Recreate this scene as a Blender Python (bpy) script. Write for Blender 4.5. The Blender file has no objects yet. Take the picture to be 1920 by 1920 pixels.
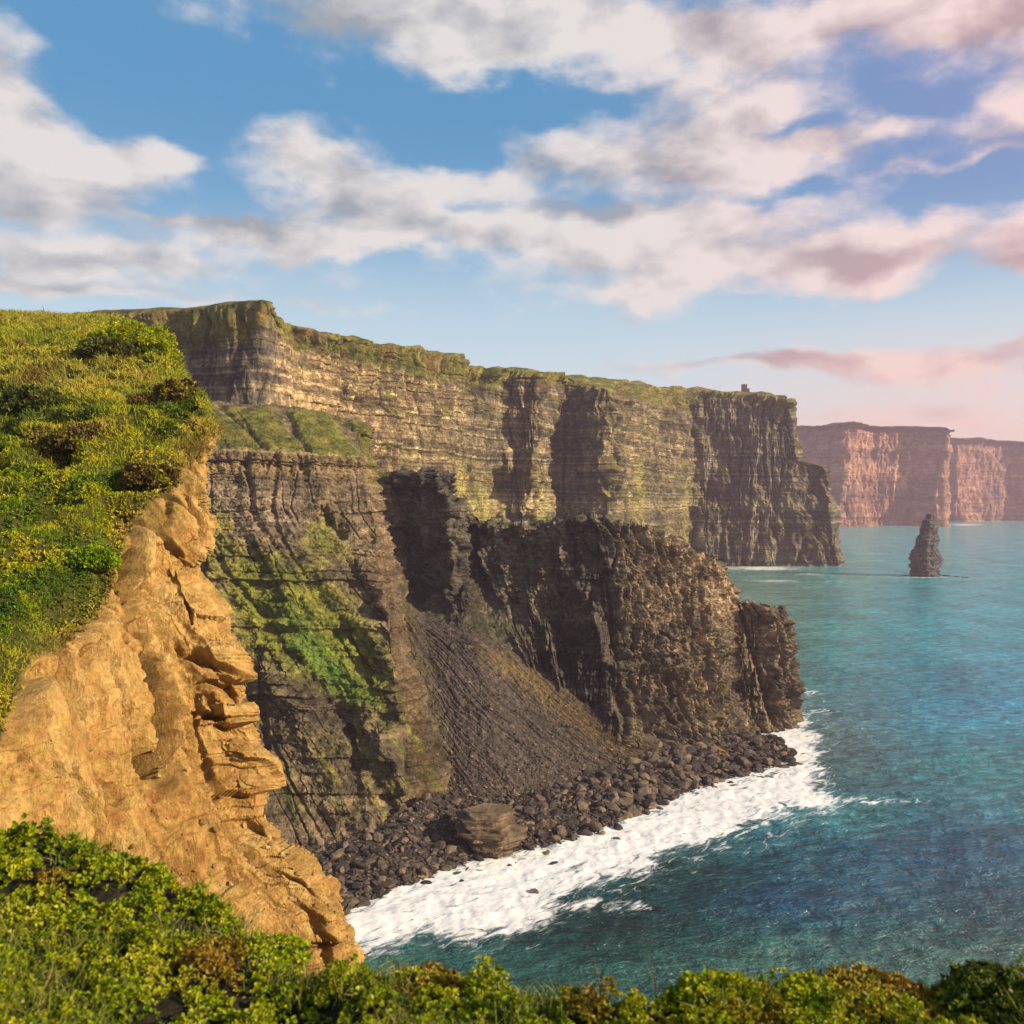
import bpy, math, random
import numpy as np
from math import radians

# ------------------------------------------------------------------ camera, light, exposure
scene = bpy.context.scene
F, U0, V0, CH = 1700.0, 960.0, 930.0, 100.0     # focal length in photo pixels, principal point, eye height above the sea

cam_d = bpy.data.cameras.new("camera")
cam_d.sensor_width = 36.0
cam_d.lens = 36.0 * F / 1920.0
cam_d.shift_y = (V0 - 960.0) / 1920.0
cam_d.clip_start, cam_d.clip_end = 0.1, 60000.0
cam_d.dof.use_dof = True
cam_d.dof.focus_distance = 300.0
cam_d.dof.aperture_fstop = 3.2
cam = bpy.data.objects.new("camera", cam_d)
cam.location = (0, 0, CH)
cam.rotation_euler = (radians(90), 0, 0)
scene.collection.objects.link(cam)
scene.camera = cam

SUN_AZ, SUN_EL = radians(110), radians(24)      # azimuth from +Y towards +X
sx, sy, sz = math.sin(SUN_AZ)*math.cos(SUN_EL), math.cos(SUN_AZ)*math.cos(SUN_EL), math.sin(SUN_EL)
sun_d = bpy.data.lights.new("sun", 'SUN')
sun_d.energy = 5.0
sun_d.angle = radians(0.6)
sun_d.color = (1.0, 0.83, 0.61)
sun = bpy.data.objects.new("sun", sun_d)
from mathutils import Vector
sun.rotation_euler = Vector((-sx, -sy, -sz)).to_track_quat('-Z', 'Y').to_euler()
sun.location = (200, -100, 400)
scene.collection.objects.link(sun)

scene.view_settings.view_transform = 'Standard'
scene.view_settings.look = 'None'
scene.view_settings.exposure = 0.9
scene.view_settings.gamma = 1.0
scene.render.engine = 'CYCLES'
scene.cycles.use_denoising = True
scene.cycles.max_bounces = 5
scene.cycles.diffuse_bounces = 2
scene.cycles.glossy_bounces = 2
scene.cycles.transmission_bounces = 2
scene.cycles.volume_bounces = 0
scene.cycles.use_adaptive_sampling = True

# ------------------------------------------------------------------ node helpers
class NT:
    def __init__(s, tree): s.t = tree; s.n = tree.nodes; s.l = tree.links
    def new(s, typ, **kw):
        n = s.n.new(typ)
        for k, v in kw.items(): setattr(n, k, v)
        return n
    def inp(s, sock, v):
        if isinstance(v, bpy.types.NodeSocket): s.l.new(v, sock)
        else: sock.default_value = v
    def math(s, op, a, b=0.0, c=0.0, clamp=False):
        n = s.new('ShaderNodeMath', operation=op, use_clamp=clamp)
        s.inp(n.inputs[0], a); s.inp(n.inputs[1], b); s.inp(n.inputs[2], c)
        return n.outputs[0]
    def vmath(s, op, a, b=None, scale=None):
        n = s.new('ShaderNodeVectorMath', operation=op)
        s.inp(n.inputs[0], a)
        if b is not None: s.inp(n.inputs[1], b)
        if scale is not None: s.inp(n.inputs['Scale'], scale)
        return n.outputs['Value'] if op in ('LENGTH', 'DOT_PRODUCT') else n.outputs['Vector']
    def maprange(s, v, a, b, c=0.0, d=1.0, smooth=True):
        n = s.new('ShaderNodeMapRange', interpolation_type='SMOOTHSTEP' if smooth else 'LINEAR')
        for i, x in enumerate((v, a, b, c, d)): s.inp(n.inputs[i], x)
        return n.outputs[0]
    def noise(s, vec, scale, detail=4, rough=0.55, dist=0.0, out='Fac', lac=2.0):
        n = s.new('ShaderNodeTexNoise')
        s.inp(n.inputs['Vector'], vec); s.inp(n.inputs['Scale'], scale); s.inp(n.inputs['Detail'], detail)
        s.inp(n.inputs['Roughness'], rough); s.inp(n.inputs['Distortion'], dist); s.inp(n.inputs['Lacunarity'], lac)
        return n.outputs[out]
    def mix(s, f, a, b, blend='MIX'):
        n = s.new('ShaderNodeMix', data_type='RGBA', blend_type=blend)
        s.inp(n.inputs[0], f)
        s.inp(n.inputs[6], a if not isinstance(a, tuple) else (*a[:3], 1)); s.inp(n.inputs[7], b if not isinstance(b, tuple) else (*b[:3], 1))
        return n.outputs[2]
    def comb(s, x, y, z):
        n = s.new('ShaderNodeCombineXYZ'); s.inp(n.inputs[0], x); s.inp(n.inputs[1], y); s.inp(n.inputs[2], z); return n.outputs[0]
    def sep(s, v):
        n = s.new('ShaderNodeSeparateXYZ'); s.inp(n.inputs[0], v); return n.outputs
    def attr(s, name, out='Color'):
        n = s.new('ShaderNodeAttribute', attribute_name=name); return n.outputs[out]
    def hsv(s, col, h=0.5, sat=1.0, v=1.0):
        n = s.new('ShaderNodeHueSaturation'); s.inp(n.inputs['Hue'], h); s.inp(n.inputs['Saturation'], sat); s.inp(n.inputs['Value'], v)
        s.inp(n.inputs['Color'], col); return n.outputs[0]

# ------------------------------------------------------------------ sky (world)
SKY_STR = 0.1
world = bpy.data.worlds.new("World")
scene.world = world
world.use_nodes = True
W = NT(world.node_tree)
W.n.clear()
tc = W.new('ShaderNodeTexCoord').outputs['Generated']
sky = W.new('ShaderNodeTexSky', sky_type='NISHITA')
sky.sun_disc = False
sky.sun_elevation = SUN_EL
sky.sun_rotation = SUN_AZ
sky.altitude = 100
sky.air_density, sky.dust_density, sky.ozone_density = 1.0, 0.6, 2.0
x, y, z = W.sep(tc)
az = W.math('ARCTAN2', x, y)
el = W.math('ARCSINE', z)
q = W.comb(az, el, 0.0)                                # direction as azimuth, elevation in radians
# domain for the cloud noise: a flat cloud deck seen in perspective near the horizon, blended with the dome
big = W.vmath('MULTIPLY', q, (1.0, 1.75, 1.0))
wn = W.noise(big, 5.0, 3, 0.5, out='Color')
warp = W.vmath('SCALE', W.vmath('SUBTRACT', wn, (0.5, 0.5, 0.5)), scale=0.09)
qw = W.vmath('ADD', q, warp)
wn2 = W.noise(big, 17.0, 4, 0.55, out='Color')
qw = W.vmath('ADD', qw, W.vmath('SCALE', W.vmath('SUBTRACT', wn2, (0.5, 0.5, 0.5)), scale=0.04))

def blob(u, v, ru, rv, w):
    a = math.atan((u-U0)/F); e = math.atan((V0-v)/F*math.cos(a))
    d = W.vmath('SUBTRACT', qw, (a, e, 0.0))
    d = W.vmath('MULTIPLY', d, (F/ru, F/rv, 0.0))
    l = W.vmath('DOT_PRODUCT', d, d)
    return W.math('MULTIPLY', W.math('EXPONENT', W.math('MULTIPLY', l, -1.1)), w)
def blobs(lst):
    acc = None
    for b in lst:
        k = blob(*b)
        acc = k if acc is None else W.math('ADD', acc, k)
    return acc
cover = blobs([
    (60, 260, 200, 70, 1.0), (300, 275, 120, 40, .8), (60, 360, 220, 45, .8), (250, 490, 250, 42, .9), (60, 440, 200, 20, .4), (40, 545, 260, 25, .5), (-10, 110, 70, 120, .8),
    (700, 20, 300, 60, .75), (1060, 60, 330, 85, 1.1), (900, 110, 180, 55, .5), (1330, 60, 120, 60, .5), (1650, 10, 330, 50, .9), (1880, 60, 180, 100, .8), (1930, 220, 110, 60, .7),
    (1420, 190, 170, 55, .9), (1200, 170, 120, 30, .5), (1210, 215, 50, 20, .4),
    (570, 290, 110, 60, .9), (430, 425, 170, 28, .7), (720, 360, 170, 75, 1.0), (800, 440, 200, 35, .6), (640, 450, 300, 30, .5), (640, 210, 80, 22, .35),
    (930, 320, 120, 60, .9), (1090, 290, 110, 40, .5), (1340, 285, 180, 50, 1.2), (1270, 400, 270, 50, 1.0), (1500, 345, 120, 16, -.5), (780, 262, 90, 20, -.4), (870, 400, 60, 30, -.4), (1240, 490, 330, 44, .85), (1180, 545, 200, 22, .5), (1000, 450, 260, 40, .7),
    (1560, 270, 90, 38, .85), (1660, 245, 40, 22, .4), (1740, 312, 150, 14, .5), (1650, 455, 190, 62, 1.0), (1450, 500, 150, 30, .4), (1560, 530, 260, 25, .3), (900, 590, 500, 22, .2),
    (1930, 460, 60, 60, 1.1), (1600, 676, 400, 26, 1.05), (1850, 700, 240, 24, .6), (1780, 765, 420, 26, .6), (1600, 800, 600, 20, .35), (1670, 185, 150, 45, -.4), (1740, 372, 190, 26, -.4), (920, 208, 240, 28, -.4), (425, 310, 45, 60, -.4), (330, 110, 300, 70, -.4), (300, 385, 90, 16, -.5), (1480, 220, 60, 16, -.4), (1840, 560, 300, 40, -.3), (1150, 560, 260, 30, .18), (300, 560, 420, 22, .3),
])
fine = W.noise(big, 9.0, 9, 0.53, 0.1)
fine2 = W.noise(W.vmath('ADD', big, (3.1, 1.7, 0.3)), 26.0, 6, 0.6)
front = W.maprange(y, -0.1, 0.45)                       # behind the viewer: broken cloud from noise alone
back_c = W.maprange(W.noise(W.vmath('MULTIPLY', tc, (1, 1, 2.2)), 2.6, 5, 0.55), 0.42, 0.62)
dens = W.math('ADD', cover, W.math('MULTIPLY', W.math('SUBTRACT', fine, 0.5), 1.75))
dens = W.math('ADD', dens, W.math('MULTIPLY', W.math('SUBTRACT', fine2, 0.5), 0.45))
cl = W.maprange(dens, 0.16, 0.94)
cl = W.math('ADD', W.math('MULTIPLY', cl, front), W.math('MULTIPLY', back_c, W.math('SUBTRACT', 1.0, front)))
cl = W.math('MULTIPLY', cl, W.maprange(z, -0.02, 0.03))
# relief of the clouds: density towards the sun (upper right) against density here
off = W.vmath('ADD', big, (0.028, 0.034, 0.0))
fine_o = W.noise(off, 9.0, 5, 0.48, 0.2)
relief = W.math('MULTIPLY', W.math('SUBTRACT', fine, fine_o), 3.2)
grey = blobs([(1210, 290, 130, 30, 1.0), (1080, 385, 130, 24, 1.0), (450, 410, 150, 32, .8), (170, 480, 110, 26, .9), (640, 375, 90, 30, .6), (60, 360, 200, 40, .45), (620, 30, 220, 50, .75),
              (1420, 680, 260, 18, .8), (1850, 690, 250, 20, .5), (1640, 470, 120, 26, .7), (1840, 20, 120, 26, .8), (1350, 50, 80, 40, .6), (200, 540, 300, 16, .5), (1900, 480, 40, 40, .7), (1040, 530, 50, 14, .5)])
grey = W.math('SUBTRACT', grey, W.math('MULTIPLY', relief, 1.0))
grey = W.math('ADD', grey, W.math('MULTIPLY', W.math('SUBTRACT', W.noise(big, 8.0, 4, 0.45), 0.56), .6))
right = W.maprange(az, 0.0, 0.50)
lowr = W.math('MULTIPLY', right, W.maprange(el, 0.27, 0.02))
K = 0.54/SKY_STR
def kc(r, g, b): return (r*K, g*K, b*K)
light_c = W.mix(right, kc(.80, .76, .74), kc(.93, .74, .71))
light_c = W.mix(W.math('MULTIPLY', lowr, 0.9), light_c, kc(.92, .60, .52))
dark_c = W.mix(right, kc(.35, .38, .42), kc(.52, .37, .38))
dark_c = W.mix(lowr, dark_c, kc(.68, .33, .32))
cloud_c = W.mix(W.maprange(grey, -0.12, 0.8, smooth=False), light_c, dark_c)
# clear sky: the Nishita sky graded by height and side
grad = W.maprange(el, 0.0, 0.42, smooth=False)
clear = W.mix(W.maprange(el, 0.10, 0.40), kc(.42, .64, .78), kc(.085, .31, .55))
clear = W.mix(W.math('MULTIPLY', right, W.maprange(el, 0.1, 0.4)), clear, kc(.19, .29, .54))
clear = W.mix(W.maprange(el, 0.31, 0.09), clear, kc(.62, .76, .80))
clear = W.mix(W.math('MULTIPLY', right, W.maprange(el, 0.22, 0.05)), clear, kc(.90, .68, .62))
nish = W.hsv(sky.outputs[0], 0.5, 1.25, 1.0)
clear = W.mix(0.88, nish, clear)
final = W.mix(W.math('MULTIPLY', cl, 0.96), clear, cloud_c)
bg = W.new('ShaderNodeBackground')
W.l.new(final, bg.inputs[0]); bg.inputs[1].default_value = SKY_STR
wo = W.new('ShaderNodeOutputWorld'); W.l.new(bg.outputs[0], wo.inputs[0])
world.cycles.sampling_method = 'MANUAL'
world.cycles.sample_map_resolution = 512

# ------------------------------------------------------------------ noise in numpy
_rng = np.random.RandomState(7)
_perm = _rng.permutation(256).astype(np.int32)
_perm = np.concatenate([_perm, _perm, _perm])
_g = _rng.normal(size=(256, 3)); _g /= np.linalg.norm(_g, axis=1)[:, None]
_g = _g.astype(np.float32)
_r = _rng.rand(65536).astype(np.float32)
from concurrent.futures import ThreadPoolExecutor
_pool = ThreadPoolExecutor(4)
def perlin(x, y, z):
    x, y, z = np.broadcast_arrays(np.asarray(x, np.float32), np.asarray(y, np.float32), np.asarray(z, np.float32))
    if x.size < 20000: return _perlin(x, y, z)
    sh = x.shape; x, y, z = x.ravel(), y.ravel(), z.ravel(); st = 16384
    parts = list(_pool.map(lambda i: _perlin(x[i:i+st], y[i:i+st], z[i:i+st]), range(0, len(x), st)))
    return np.concatenate(parts).reshape(sh)
def _perlin(x, y, z):
    xi, yi, zi = np.floor(x).astype(np.int32), np.floor(y).astype(np.int32), np.floor(z).astype(np.int32)
    xf, yf, zf = x-xi, y-yi, z-zi
    xi &= 255; yi &= 255; zi &= 255
    f = lambda t: t*t*t*(t*(t*6-15)+10)
    u, v, w = f(xf), f(yf), f(zf)
    out = 0
    for dx in (0, 1):
        for dy in (0, 1):
            for dz in (0, 1):
                h = _perm[_perm[_perm[xi+dx]+yi+dy]+zi+dz]
                g = _g[h]
                d = g[..., 0]*(xf-dx)+g[..., 1]*(yf-dy)+g[..., 2]*(zf-dz)
                out = out + d*(u if dx else 1-u)*(v if dy else 1-v)*(w if dz else 1-w)
    return out*1.6
def fbm(x, y, z, octv=4, gain=0.5):
    a, s, o = 1.0, 0.0, 0.0
    for i in range(octv):
        o = o + a*perlin(x*2**i+17.3*i, y*2**i-9.1*i, z*2**i+4.7*i); s += a; a *= gain
    return o/s
def ridged(x, y, z, octv=3, gain=0.5):
    a, s, o = 1.0, 0.0, 0.0
    for i in range(octv):
        o = o + a*(1-2*np.abs(perlin(x*2**i+5.3*i, y*2**i+9.1*i, z*2**i))); s += a; a *= gain
    return o/s
def hsh(a, b=0, c=0):
    a = np.asarray(a).astype(np.int64); b = np.asarray(b).astype(np.int64); c = np.asarray(c).astype(np.int64)
    k = (a*73856093) ^ (b*19349663) ^ (c*83492791)
    k = (k ^ (k >> 13))*1274126177
    return _r[(k ^ (k >> 16)) & 65535]
def sstep(a, b, x):
    t = np.clip((x-a)/(b-a), 0, 1); return t*t*(3-2*t)
def beds(z, h, seed):
    """index of the rock bed and place inside it; beds of uneven thickness"""
    q = z/h; q = q+0.35*np.sin(q*2.1+seed)+0.2*np.sin(q*5.3+seed*2)
    i = np.floor(q); return i, q-i
def blocks(s, z, h, w, seed):
    """blocky relief 0..1: each bed cut by vertical joints into blocks standing out by different amounts"""
    i, fz = beds(z, h, seed)
    q = s/w+hsh(i, seed)*7.0
    j = np.floor(q)
    bed = hsh(i, seed, 3)
    blk = hsh(i, j, seed)
    prof = 1-0.35*sstep(0.75, 1.0, fz)
    return (0.55*bed+0.45*blk)*prof

# ------------------------------------------------------------------ geometry helpers
def P(u, v, Y):
    return np.array([(u-U0)/F*Y, Y, CH-(v-V0)/F*Y], float)
def proj(Q):
    Y = np.maximum(Q[..., 1], 1.0)
    return U0+Q[..., 0]/Y*F, V0-(Q[..., 2]-CH)/Y*F
def catmull(C, t):
    n = len(C); i = np.clip(np.floor(t).astype(int), 0, n-2); f = (t-i)
    sh = (len(t),)+(1,)*(C.ndim-1); f = f.reshape(sh)
    p0, p1, p2, p3 = C[np.maximum(i-1, 0)], C[i], C[i+1], C[np.minimum(i+2, n-1)]
    k = 0.33                                              # tight curve: near-straight facets with soft corners
    m1, m2 = (p2-p0)*k, (p3-p1)*k
    return (2*f**3-3*f**2+1)*p1+(f**3-2*f**2+f)*m1+(-2*f**3+3*f**2)*p2+(f**3-f**2)*m2
def tparams(C, n):
    u, v = proj(C)
    d = np.hypot(np.diff(u, axis=0), np.diff(v, axis=0))
    d = np.minimum(d, 400)
    d = d.mean(axis=1)+6.0
    d = np.concatenate([[0], np.cumsum(d)])
    return np.interp(np.linspace(0, d[-1], n), d, np.arange(len(d)))
def loft(C, nr, nc):
    C = np.asarray(C, float)
    tr = tparams(C, nr); tc_ = tparams(C.transpose(1, 0, 2), nc)
    A = catmull(C, tr)
    B = catmull(A.transpose(1, 0, 2), tc_).transpose(1, 0, 2)
    return B, tr, tc_
def normals(G, flip=False):
    dr = np.gradient(G, axis=0); dc = np.gradient(G, axis=1)
    n = np.cross(dr, dc); n /= np.linalg.norm(n, axis=2)[..., None]+1e-9
    return -n if flip else n
def grid_faces(nr, nc):
    i = np.arange(nr*nc).reshape(nr, nc)
    return np.stack([i[:-1, :-1], i[1:, :-1], i[1:, 1:], i[:-1, 1:]], -1).reshape(-1, 4)
def mesh_from(name, V, Fq=None, Ft=None, mat=None, smooth=False, col=None, attrs=None, parent=None):
    me = bpy.data.meshes.new(name)
    V = np.ascontiguousarray(V.reshape(-1, 3), np.float32)
    me.vertices.add(len(V)); me.vertices.foreach_set('co', V.ravel())
    li, st, tot = [], [], []
    off = 0
    for Fx in (Fq, Ft):
        if Fx is None or len(Fx) == 0: continue
        k = Fx.shape[1]
        li.append(Fx.ravel()); st.append(off+np.arange(len(Fx))*k); tot.append(np.full(len(Fx), k))
        off += Fx.size
    li, st, tot = map(np.concatenate, (li, st, tot))
    me.loops.add(len(li)); me.loops.foreach_set('vertex_index', li.astype(np.int32))
    me.polygons.add(len(st)); me.polygons.foreach_set('loop_start', st.astype(np.int32))
    try: me.polygons.foreach_set('loop_total', tot.astype(np.int32))
    except Exception: pass
    me.update(calc_edges=True)
    me.polygons.foreach_set('use_smooth', np.full(len(me.polygons), bool(smooth)))
    if col is not None:
        a = me.color_attributes.new('col', 'FLOAT_COLOR', 'POINT')
        c = np.ones((len(V), 4), np.float32); c[:, :3] = col.reshape(-1, 3)
        a.data.foreach_set('color', c.ravel())
    for k, v in (attrs or {}).items():
        a = me.attributes.new(k, 'FLOAT', 'POINT'); a.data.foreach_set('value', np.ascontiguousarray(v.ravel(), np.float32))
    if mat: me.materials.append(mat)
    o = bpy.data.objects.new(name, me)
    scene.collection.objects.link(o)
    if parent: o.parent = parent
    return o
def tag(o, label=None, cat=None, group=None, kind=None):
    if label: o['label'] = label
    if cat: o['category'] = cat
    if group: o['group'] = group
    if kind: o['kind'] = kind
    return o
def lerp(a, b, t):
    t = np.asarray(t)[..., None]; return np.asarray(a)*(1-t)+np.asarray(b)*t
def ramp(v, stops):
    xs = [s[0] for s in stops]; cs = np.array([s[1] for s in stops], float)
    return np.stack([np.interp(v, xs, cs[:, k]) for k in range(3)], -1)
def pl(pts, u):
    p = np.array(pts, float); return np.interp(u, p[:, 0], p[:, 1])

# ------------------------------------------------------------------ materials
def new_mat(name):
    m = bpy.data.materials.new(name); m.use_nodes = True
    t = NT(m.node_tree); t.n.clear()
    out = t.new('ShaderNodeOutputMaterial')
    return m, t, out
def rock_mat(name, s1, bumps, rough=0.9, strata=0.0, var=0.5, fineg=0.0, sk=1.0):
    """colour from the mesh's own colour layer, broken up by noise; relief finer than the mesh by bump"""
    m, t, out = new_mat(name)
    pos = t.new('ShaderNodeNewGeometry').outputs['Position']
    c = t.attr('col')
    c = t.vmath('MULTIPLY', c, (.72, .77, .88) if sk < 1 else (.78, .77, .78))
    n1 = t.noise(pos, s1, 8, 0.62)
    n2 = t.noise(pos, s1*4.3, 6, 0.65)
    v = t.maprange(n1, 0.28, 0.72, 1-var, 1+var, smooth=False)
    v2 = t.maprange(n2, 0.28, 0.72, 1-var*0.8, 1+var*0.8, smooth=False)
    vv = t.math('MULTIPLY', v, v2)
    h = t.math('ADD', t.math('MULTIPLY', n1, 1.0), t.math('MULTIPLY', n2, 0.4))
    if strata:
        sp = t.vmath('MULTIPLY', pos, (0.06, 0.06, 1.0))
        n3 = t.noise(sp, strata, 7, 0.7)
        vv = t.math('MULTIPLY', vv, t.maprange(n3, 0.3, 0.7, 1-.34*sk, 1+.32*sk, smooth=False))
        h = t.math('ADD', h, t.math('MULTIPLY', n3, sk))
    if fineg:
        g = t.noise(t.vmath('MULTIPLY', pos, (1, 1, .45)), fineg, 6, 0.75)
        vv = t.math('MULTIPLY', vv, t.maprange(g, .34, .66, .72, 1.22, smooth=False))
        h = t.math('ADD', h, t.math('MULTIPLY', g, .6))
    col = t.vmath('SCALE', c, scale=vv)
    hv = t.maprange(t.noise(pos, s1*1.7, 4, 0.5), 0.3, 0.7, 0.488, 0.512, smooth=False)
    col = t.hsv(col, hv, 1.0, 1.0)
    p = t.new('ShaderNodeBsdfPrincipled')
    t.l.new(col, p.inputs['Base Color']); p.inputs['Roughness'].default_value = rough
    p.inputs['Specular IOR Level'].default_value = 0.15
    b = t.new('ShaderNodeBump'); b.inputs['Strength'].default_value = 1.0; b.inputs['Distance'].default_value = bumps
    t.l.new(h, b.inputs['Height']); t.l.new(b.outputs[0], p.inputs['Normal'])
    t.l.new(p.outputs[0], out.inputs[0])
    return m
def leaf_mat(name, rough=0.5, trans=0.3):
    m, t, out = new_mat(name)
    c = t.attr('col')
    pos = t.new('ShaderNodeNewGeometry').outputs['Position']
    c = t.hsv(t.vmath('SCALE', c, scale=t.maprange(t.noise(pos, 9.0, 3, 0.6), 0.3, 0.7, 0.72, 1.1, smooth=False)), .5, 1.08, 1.0)
    p = t.new('ShaderNodeBsdfPrincipled')
    t.l.new(c, p.inputs['Base Color']); p.inputs['Roughness'].default_value = rough
    p.inputs['Specular IOR Level'].default_value = 0.25
    tr = t.new('ShaderNodeBsdfTranslucent'); t.l.new(c, tr.inputs[0])
    mx = t.new('ShaderNodeMixShader'); mx.inputs[0].default_value = trans
    t.l.new(p.outputs[0], mx.inputs[1]); t.l.new(tr.outputs[0], mx.inputs[2]); t.l.new(mx.outputs[0], out.inputs[0])
    return m

M_far = rock_mat('far_cliff_rock', 0.05, 3.0, strata=0.25, var=0.35)
M_main = rock_mat('layered_cliff_rock', 0.16, 2.2, strata=0.35, var=0.6, sk=.5)
M_near = rock_mat('promontory_rock', 0.35, 1.4, strata=0.6, var=0.65, sk=.35)
M_talus = rock_mat('scree_ground', 0.6, 0.5, var=0.5)
M_earth = rock_mat('ochre_earth', 0.9, 0.35, strata=0, var=0.26, fineg=5.0)
M_stone = rock_mat('boulder_stone', 0.8, 0.3, strata=1.5, var=0.45, fineg=4.0)
M_leaf = leaf_mat('shrub_leaf')
M_grass = leaf_mat('grass_blade', 0.6, 0.25)

# ------------------------------------------------------------------ the sea
def poly_sd(u, v, poly):
    """signed distance (inside > 0) to a polygon"""
    poly = np.array(poly, float); n = len(poly)
    d = np.full(u.shape, 1e9); inside = np.zeros(u.shape, bool)
    for i in range(n):
        a, b = poly[i], poly[(i+1) % n]
        e = b-a; w0, w1 = u-a[0], v-a[1]
        t = np.clip((w0*e[0]+w1*e[1])/(e@e), 0, 1)
        d = np.minimum(d, np.hypot(w0-e[0]*t, w1-e[1]*t))
        c = ((a[1] <= v) & (b[1] > v)) | ((b[1] <= v) & (a[1] > v))
        with np.errstate(divide='ignore', invalid='ignore'):
            xi = a[0]+(v-a[1])/(b[1]-a[1] if b[1] != a[1] else 1e-9)*e[0]
        inside ^= c & (u < xi)
    return np.where(inside, d, -d)
WATERLINE = [(480, 1760), (600, 1738), (670, 1712), (740, 1672), (830, 1640), (900, 1620), (1000, 1600), (1060, 1585), (1130, 1560), (1200, 1530), (1290, 1488), (1380, 1462), (1460, 1442), (1492, 1428)]
def build_sea():
    ys = [120.0]
    while ys[-1] < 14000: ys.append(ys[-1]*1.0042+0.05)
    ys = np.array(ys); a = np.linspace(-0.75, 1.0, 900)
    Y = ys[:, None]*np.ones_like(a)[None]; X = Y*a[None]
    cell = np.maximum(Y*0.0042, 0.3)
    Z = np.zeros_like(Y)
    for wl, amp, ang, seed in ((60, .55, .35, 1), (28, .34, .15, 2), (13, .22, .5, 3), (6.5, .14, .2, 4), (3.2, .08, .45, 5)):
        c, s = math.cos(ang), math.sin(ang)
        xr, yr = X*c+Y*s, -X*s+Y*c
        fade = sstep(1.2, 4.0, wl/cell)
        n = perlin(xr/wl/1.9, yr/wl*1.1, np.float32(seed*7.7))
        Z += amp*fade*(0.5-np.abs(n))*1.3
    U, V = proj(np.stack([X, Y, np.zeros_like(X)], -1))
    # water colour: shallow olive by the headland, deep blue and teal off shore, paler turquoise further out
    col = ramp(V, [(940, (.10, .36, .38)), (1000, (.12, .38, .37)), (1080, (.09, .37, .35)), (1180, (.06, .32, .31)), (1300, (.045, .24, .27)), (1500, (.022, .16, .19)), (1700, (.010, .095, .115)), (1800, (.03, .13, .11)), (2000, (.02, .08, .07))])
    n = 0.5*fbm(X/70, Y/110, 3.3, 3)
    def patch(cu, cv, ru, rv, c, w=1.0):
        nonlocal col
        k = np.exp(-((U-cu)/ru)**2-((V-cv)/rv)**2)*w*(1+n)
        col = lerp(col, c, np.clip(k, 0, 1))
    patch(1450, 1180, 110, 170, (.105, .20, .15), .8)
    patch(1560, 1390, 150, 90, (.11, .17, .155), .75)
    patch(1400, 1110, 160, 45, (.17, .29, .22), .7)
    patch(1850, 1300, 220, 110, (.018, .26, .44), .8)
    patch(1820, 1440, 110, 50, (.022, .25, .26), .7)
    patch(1850, 1130, 220, 120, (.035, .37, .48), .75)
    patch(1780, 1600, 280, 90, (.010, .10, .21), .65)
    patch(1480, 1690, 160, 50, (.008, .06, .15), .7)
    patch(1600, 1530, 110, 35, (.04, .30, .32), .7)
    patch(1150, 1740, 200, 80, (.003, .04, .035), .9)
    patch(1250, 1640, 180, 50, (.012, .06, .055), .8)
    patch(1700, 1800, 350, 40, (.045, .12, .11), .7)
    patch(1735, 1110, 30, 30, (.02, .16, .17), .5)
    nn = fbm(X/45, Y/90, 9.1, 4)
    col = col*(1+0.45*nn[..., None])
    # foam
    main = [(560, 1740), (660, 1704), (740, 1664), (830, 1632), (900, 1612), (1000, 1592), (1060, 1577), (1130, 1550), (1200, 1522), (1290, 1480), (1380, 1455), (1460, 1436), (1470, 1400),
            (1400, 1408), (1380, 1385), (1440, 1372), (1508, 1352), (1530, 1385), (1515, 1410), (1535, 1440), (1520, 1475), (1530, 1492), (1560, 1503), (1530, 1518), (1470, 1528), (1400, 1545), (1330, 1580), (1250, 1612), (1180, 1640), (1090, 1665),
            (1040, 1690), (1010, 1725), (930, 1752), (850, 1750), (780, 1745), (700, 1790), (600, 1800)]
    sd = poly_sd(U, V, main)
    w1 = fbm(X/14, Y/20, 5.0, 4)
    foam = sstep(-52, 34, sd+32*w1)*.96
    lace = [(1000, 1700), (1100, 1672), (1200, 1690), (1222, 1708), (1150, 1720), (1040, 1716)]
    foam = np.maximum(foam, 0.62*sstep(-10, 16, poly_sd(U, V, lace)+16*w1))
    halo = 0.36*sstep(-95, 5, sd+34*w1)*sstep(600, 420, Y)
    foam = np.maximum(foam, halo)
    def streak(cu, cv, ru, rv, a):
        nonlocal foam
        k = np.exp(-((U-cu)/ru)**2-((V-cv)/rv)**2)*a
        foam = np.maximum(foam, k*(1+0.5*w1))
    streak(1430, 1066, 85, 5, .85); streak(1350, 1065, 60, 5, .6); streak(1450, 1090, 60, 3.5, .6); streak(1520, 1077, 40, 3, .5)
    streak(1518, 1415, 22, 34, .95); streak(1530, 1470, 40, 16, .6)
    streak(1522, 1300, 22, 9, .6); streak(1535, 1335, 40, 10, .5); streak(1640, 1505, 130, 10, .55); streak(1735, 1082, 50, 3.2, .75); streak(1670, 1080, 60, 2.5, .45)
    streak(1850, 975, 80, 2.5, .9); streak(1810, 984, 40, 2.5, .7); streak(1900, 968, 60, 3, .7)
    Z += 0.5*np.clip(foam, 0, 1)*fbm(X/4, Y/4, 1.0, 3)*sstep(500, 300, Y)
    V3 = np.stack([X, Y, Z], -1)
    m, t, out = new_mat('sea_water')
    pos = t.new('ShaderNodeNewGeometry').outputs['Position']
    dist = t.vmath('LENGTH', pos)
    sp = t.vmath('MULTIPLY', pos, (0.55, 1.0, 0.0))
    rot = t.new('ShaderNodeMapping'); rot.inputs['Rotation'].default_value = (0, 0, radians(14)); t.l.new(sp, rot.inputs['Vector']); sp = rot.outputs[0]
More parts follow.
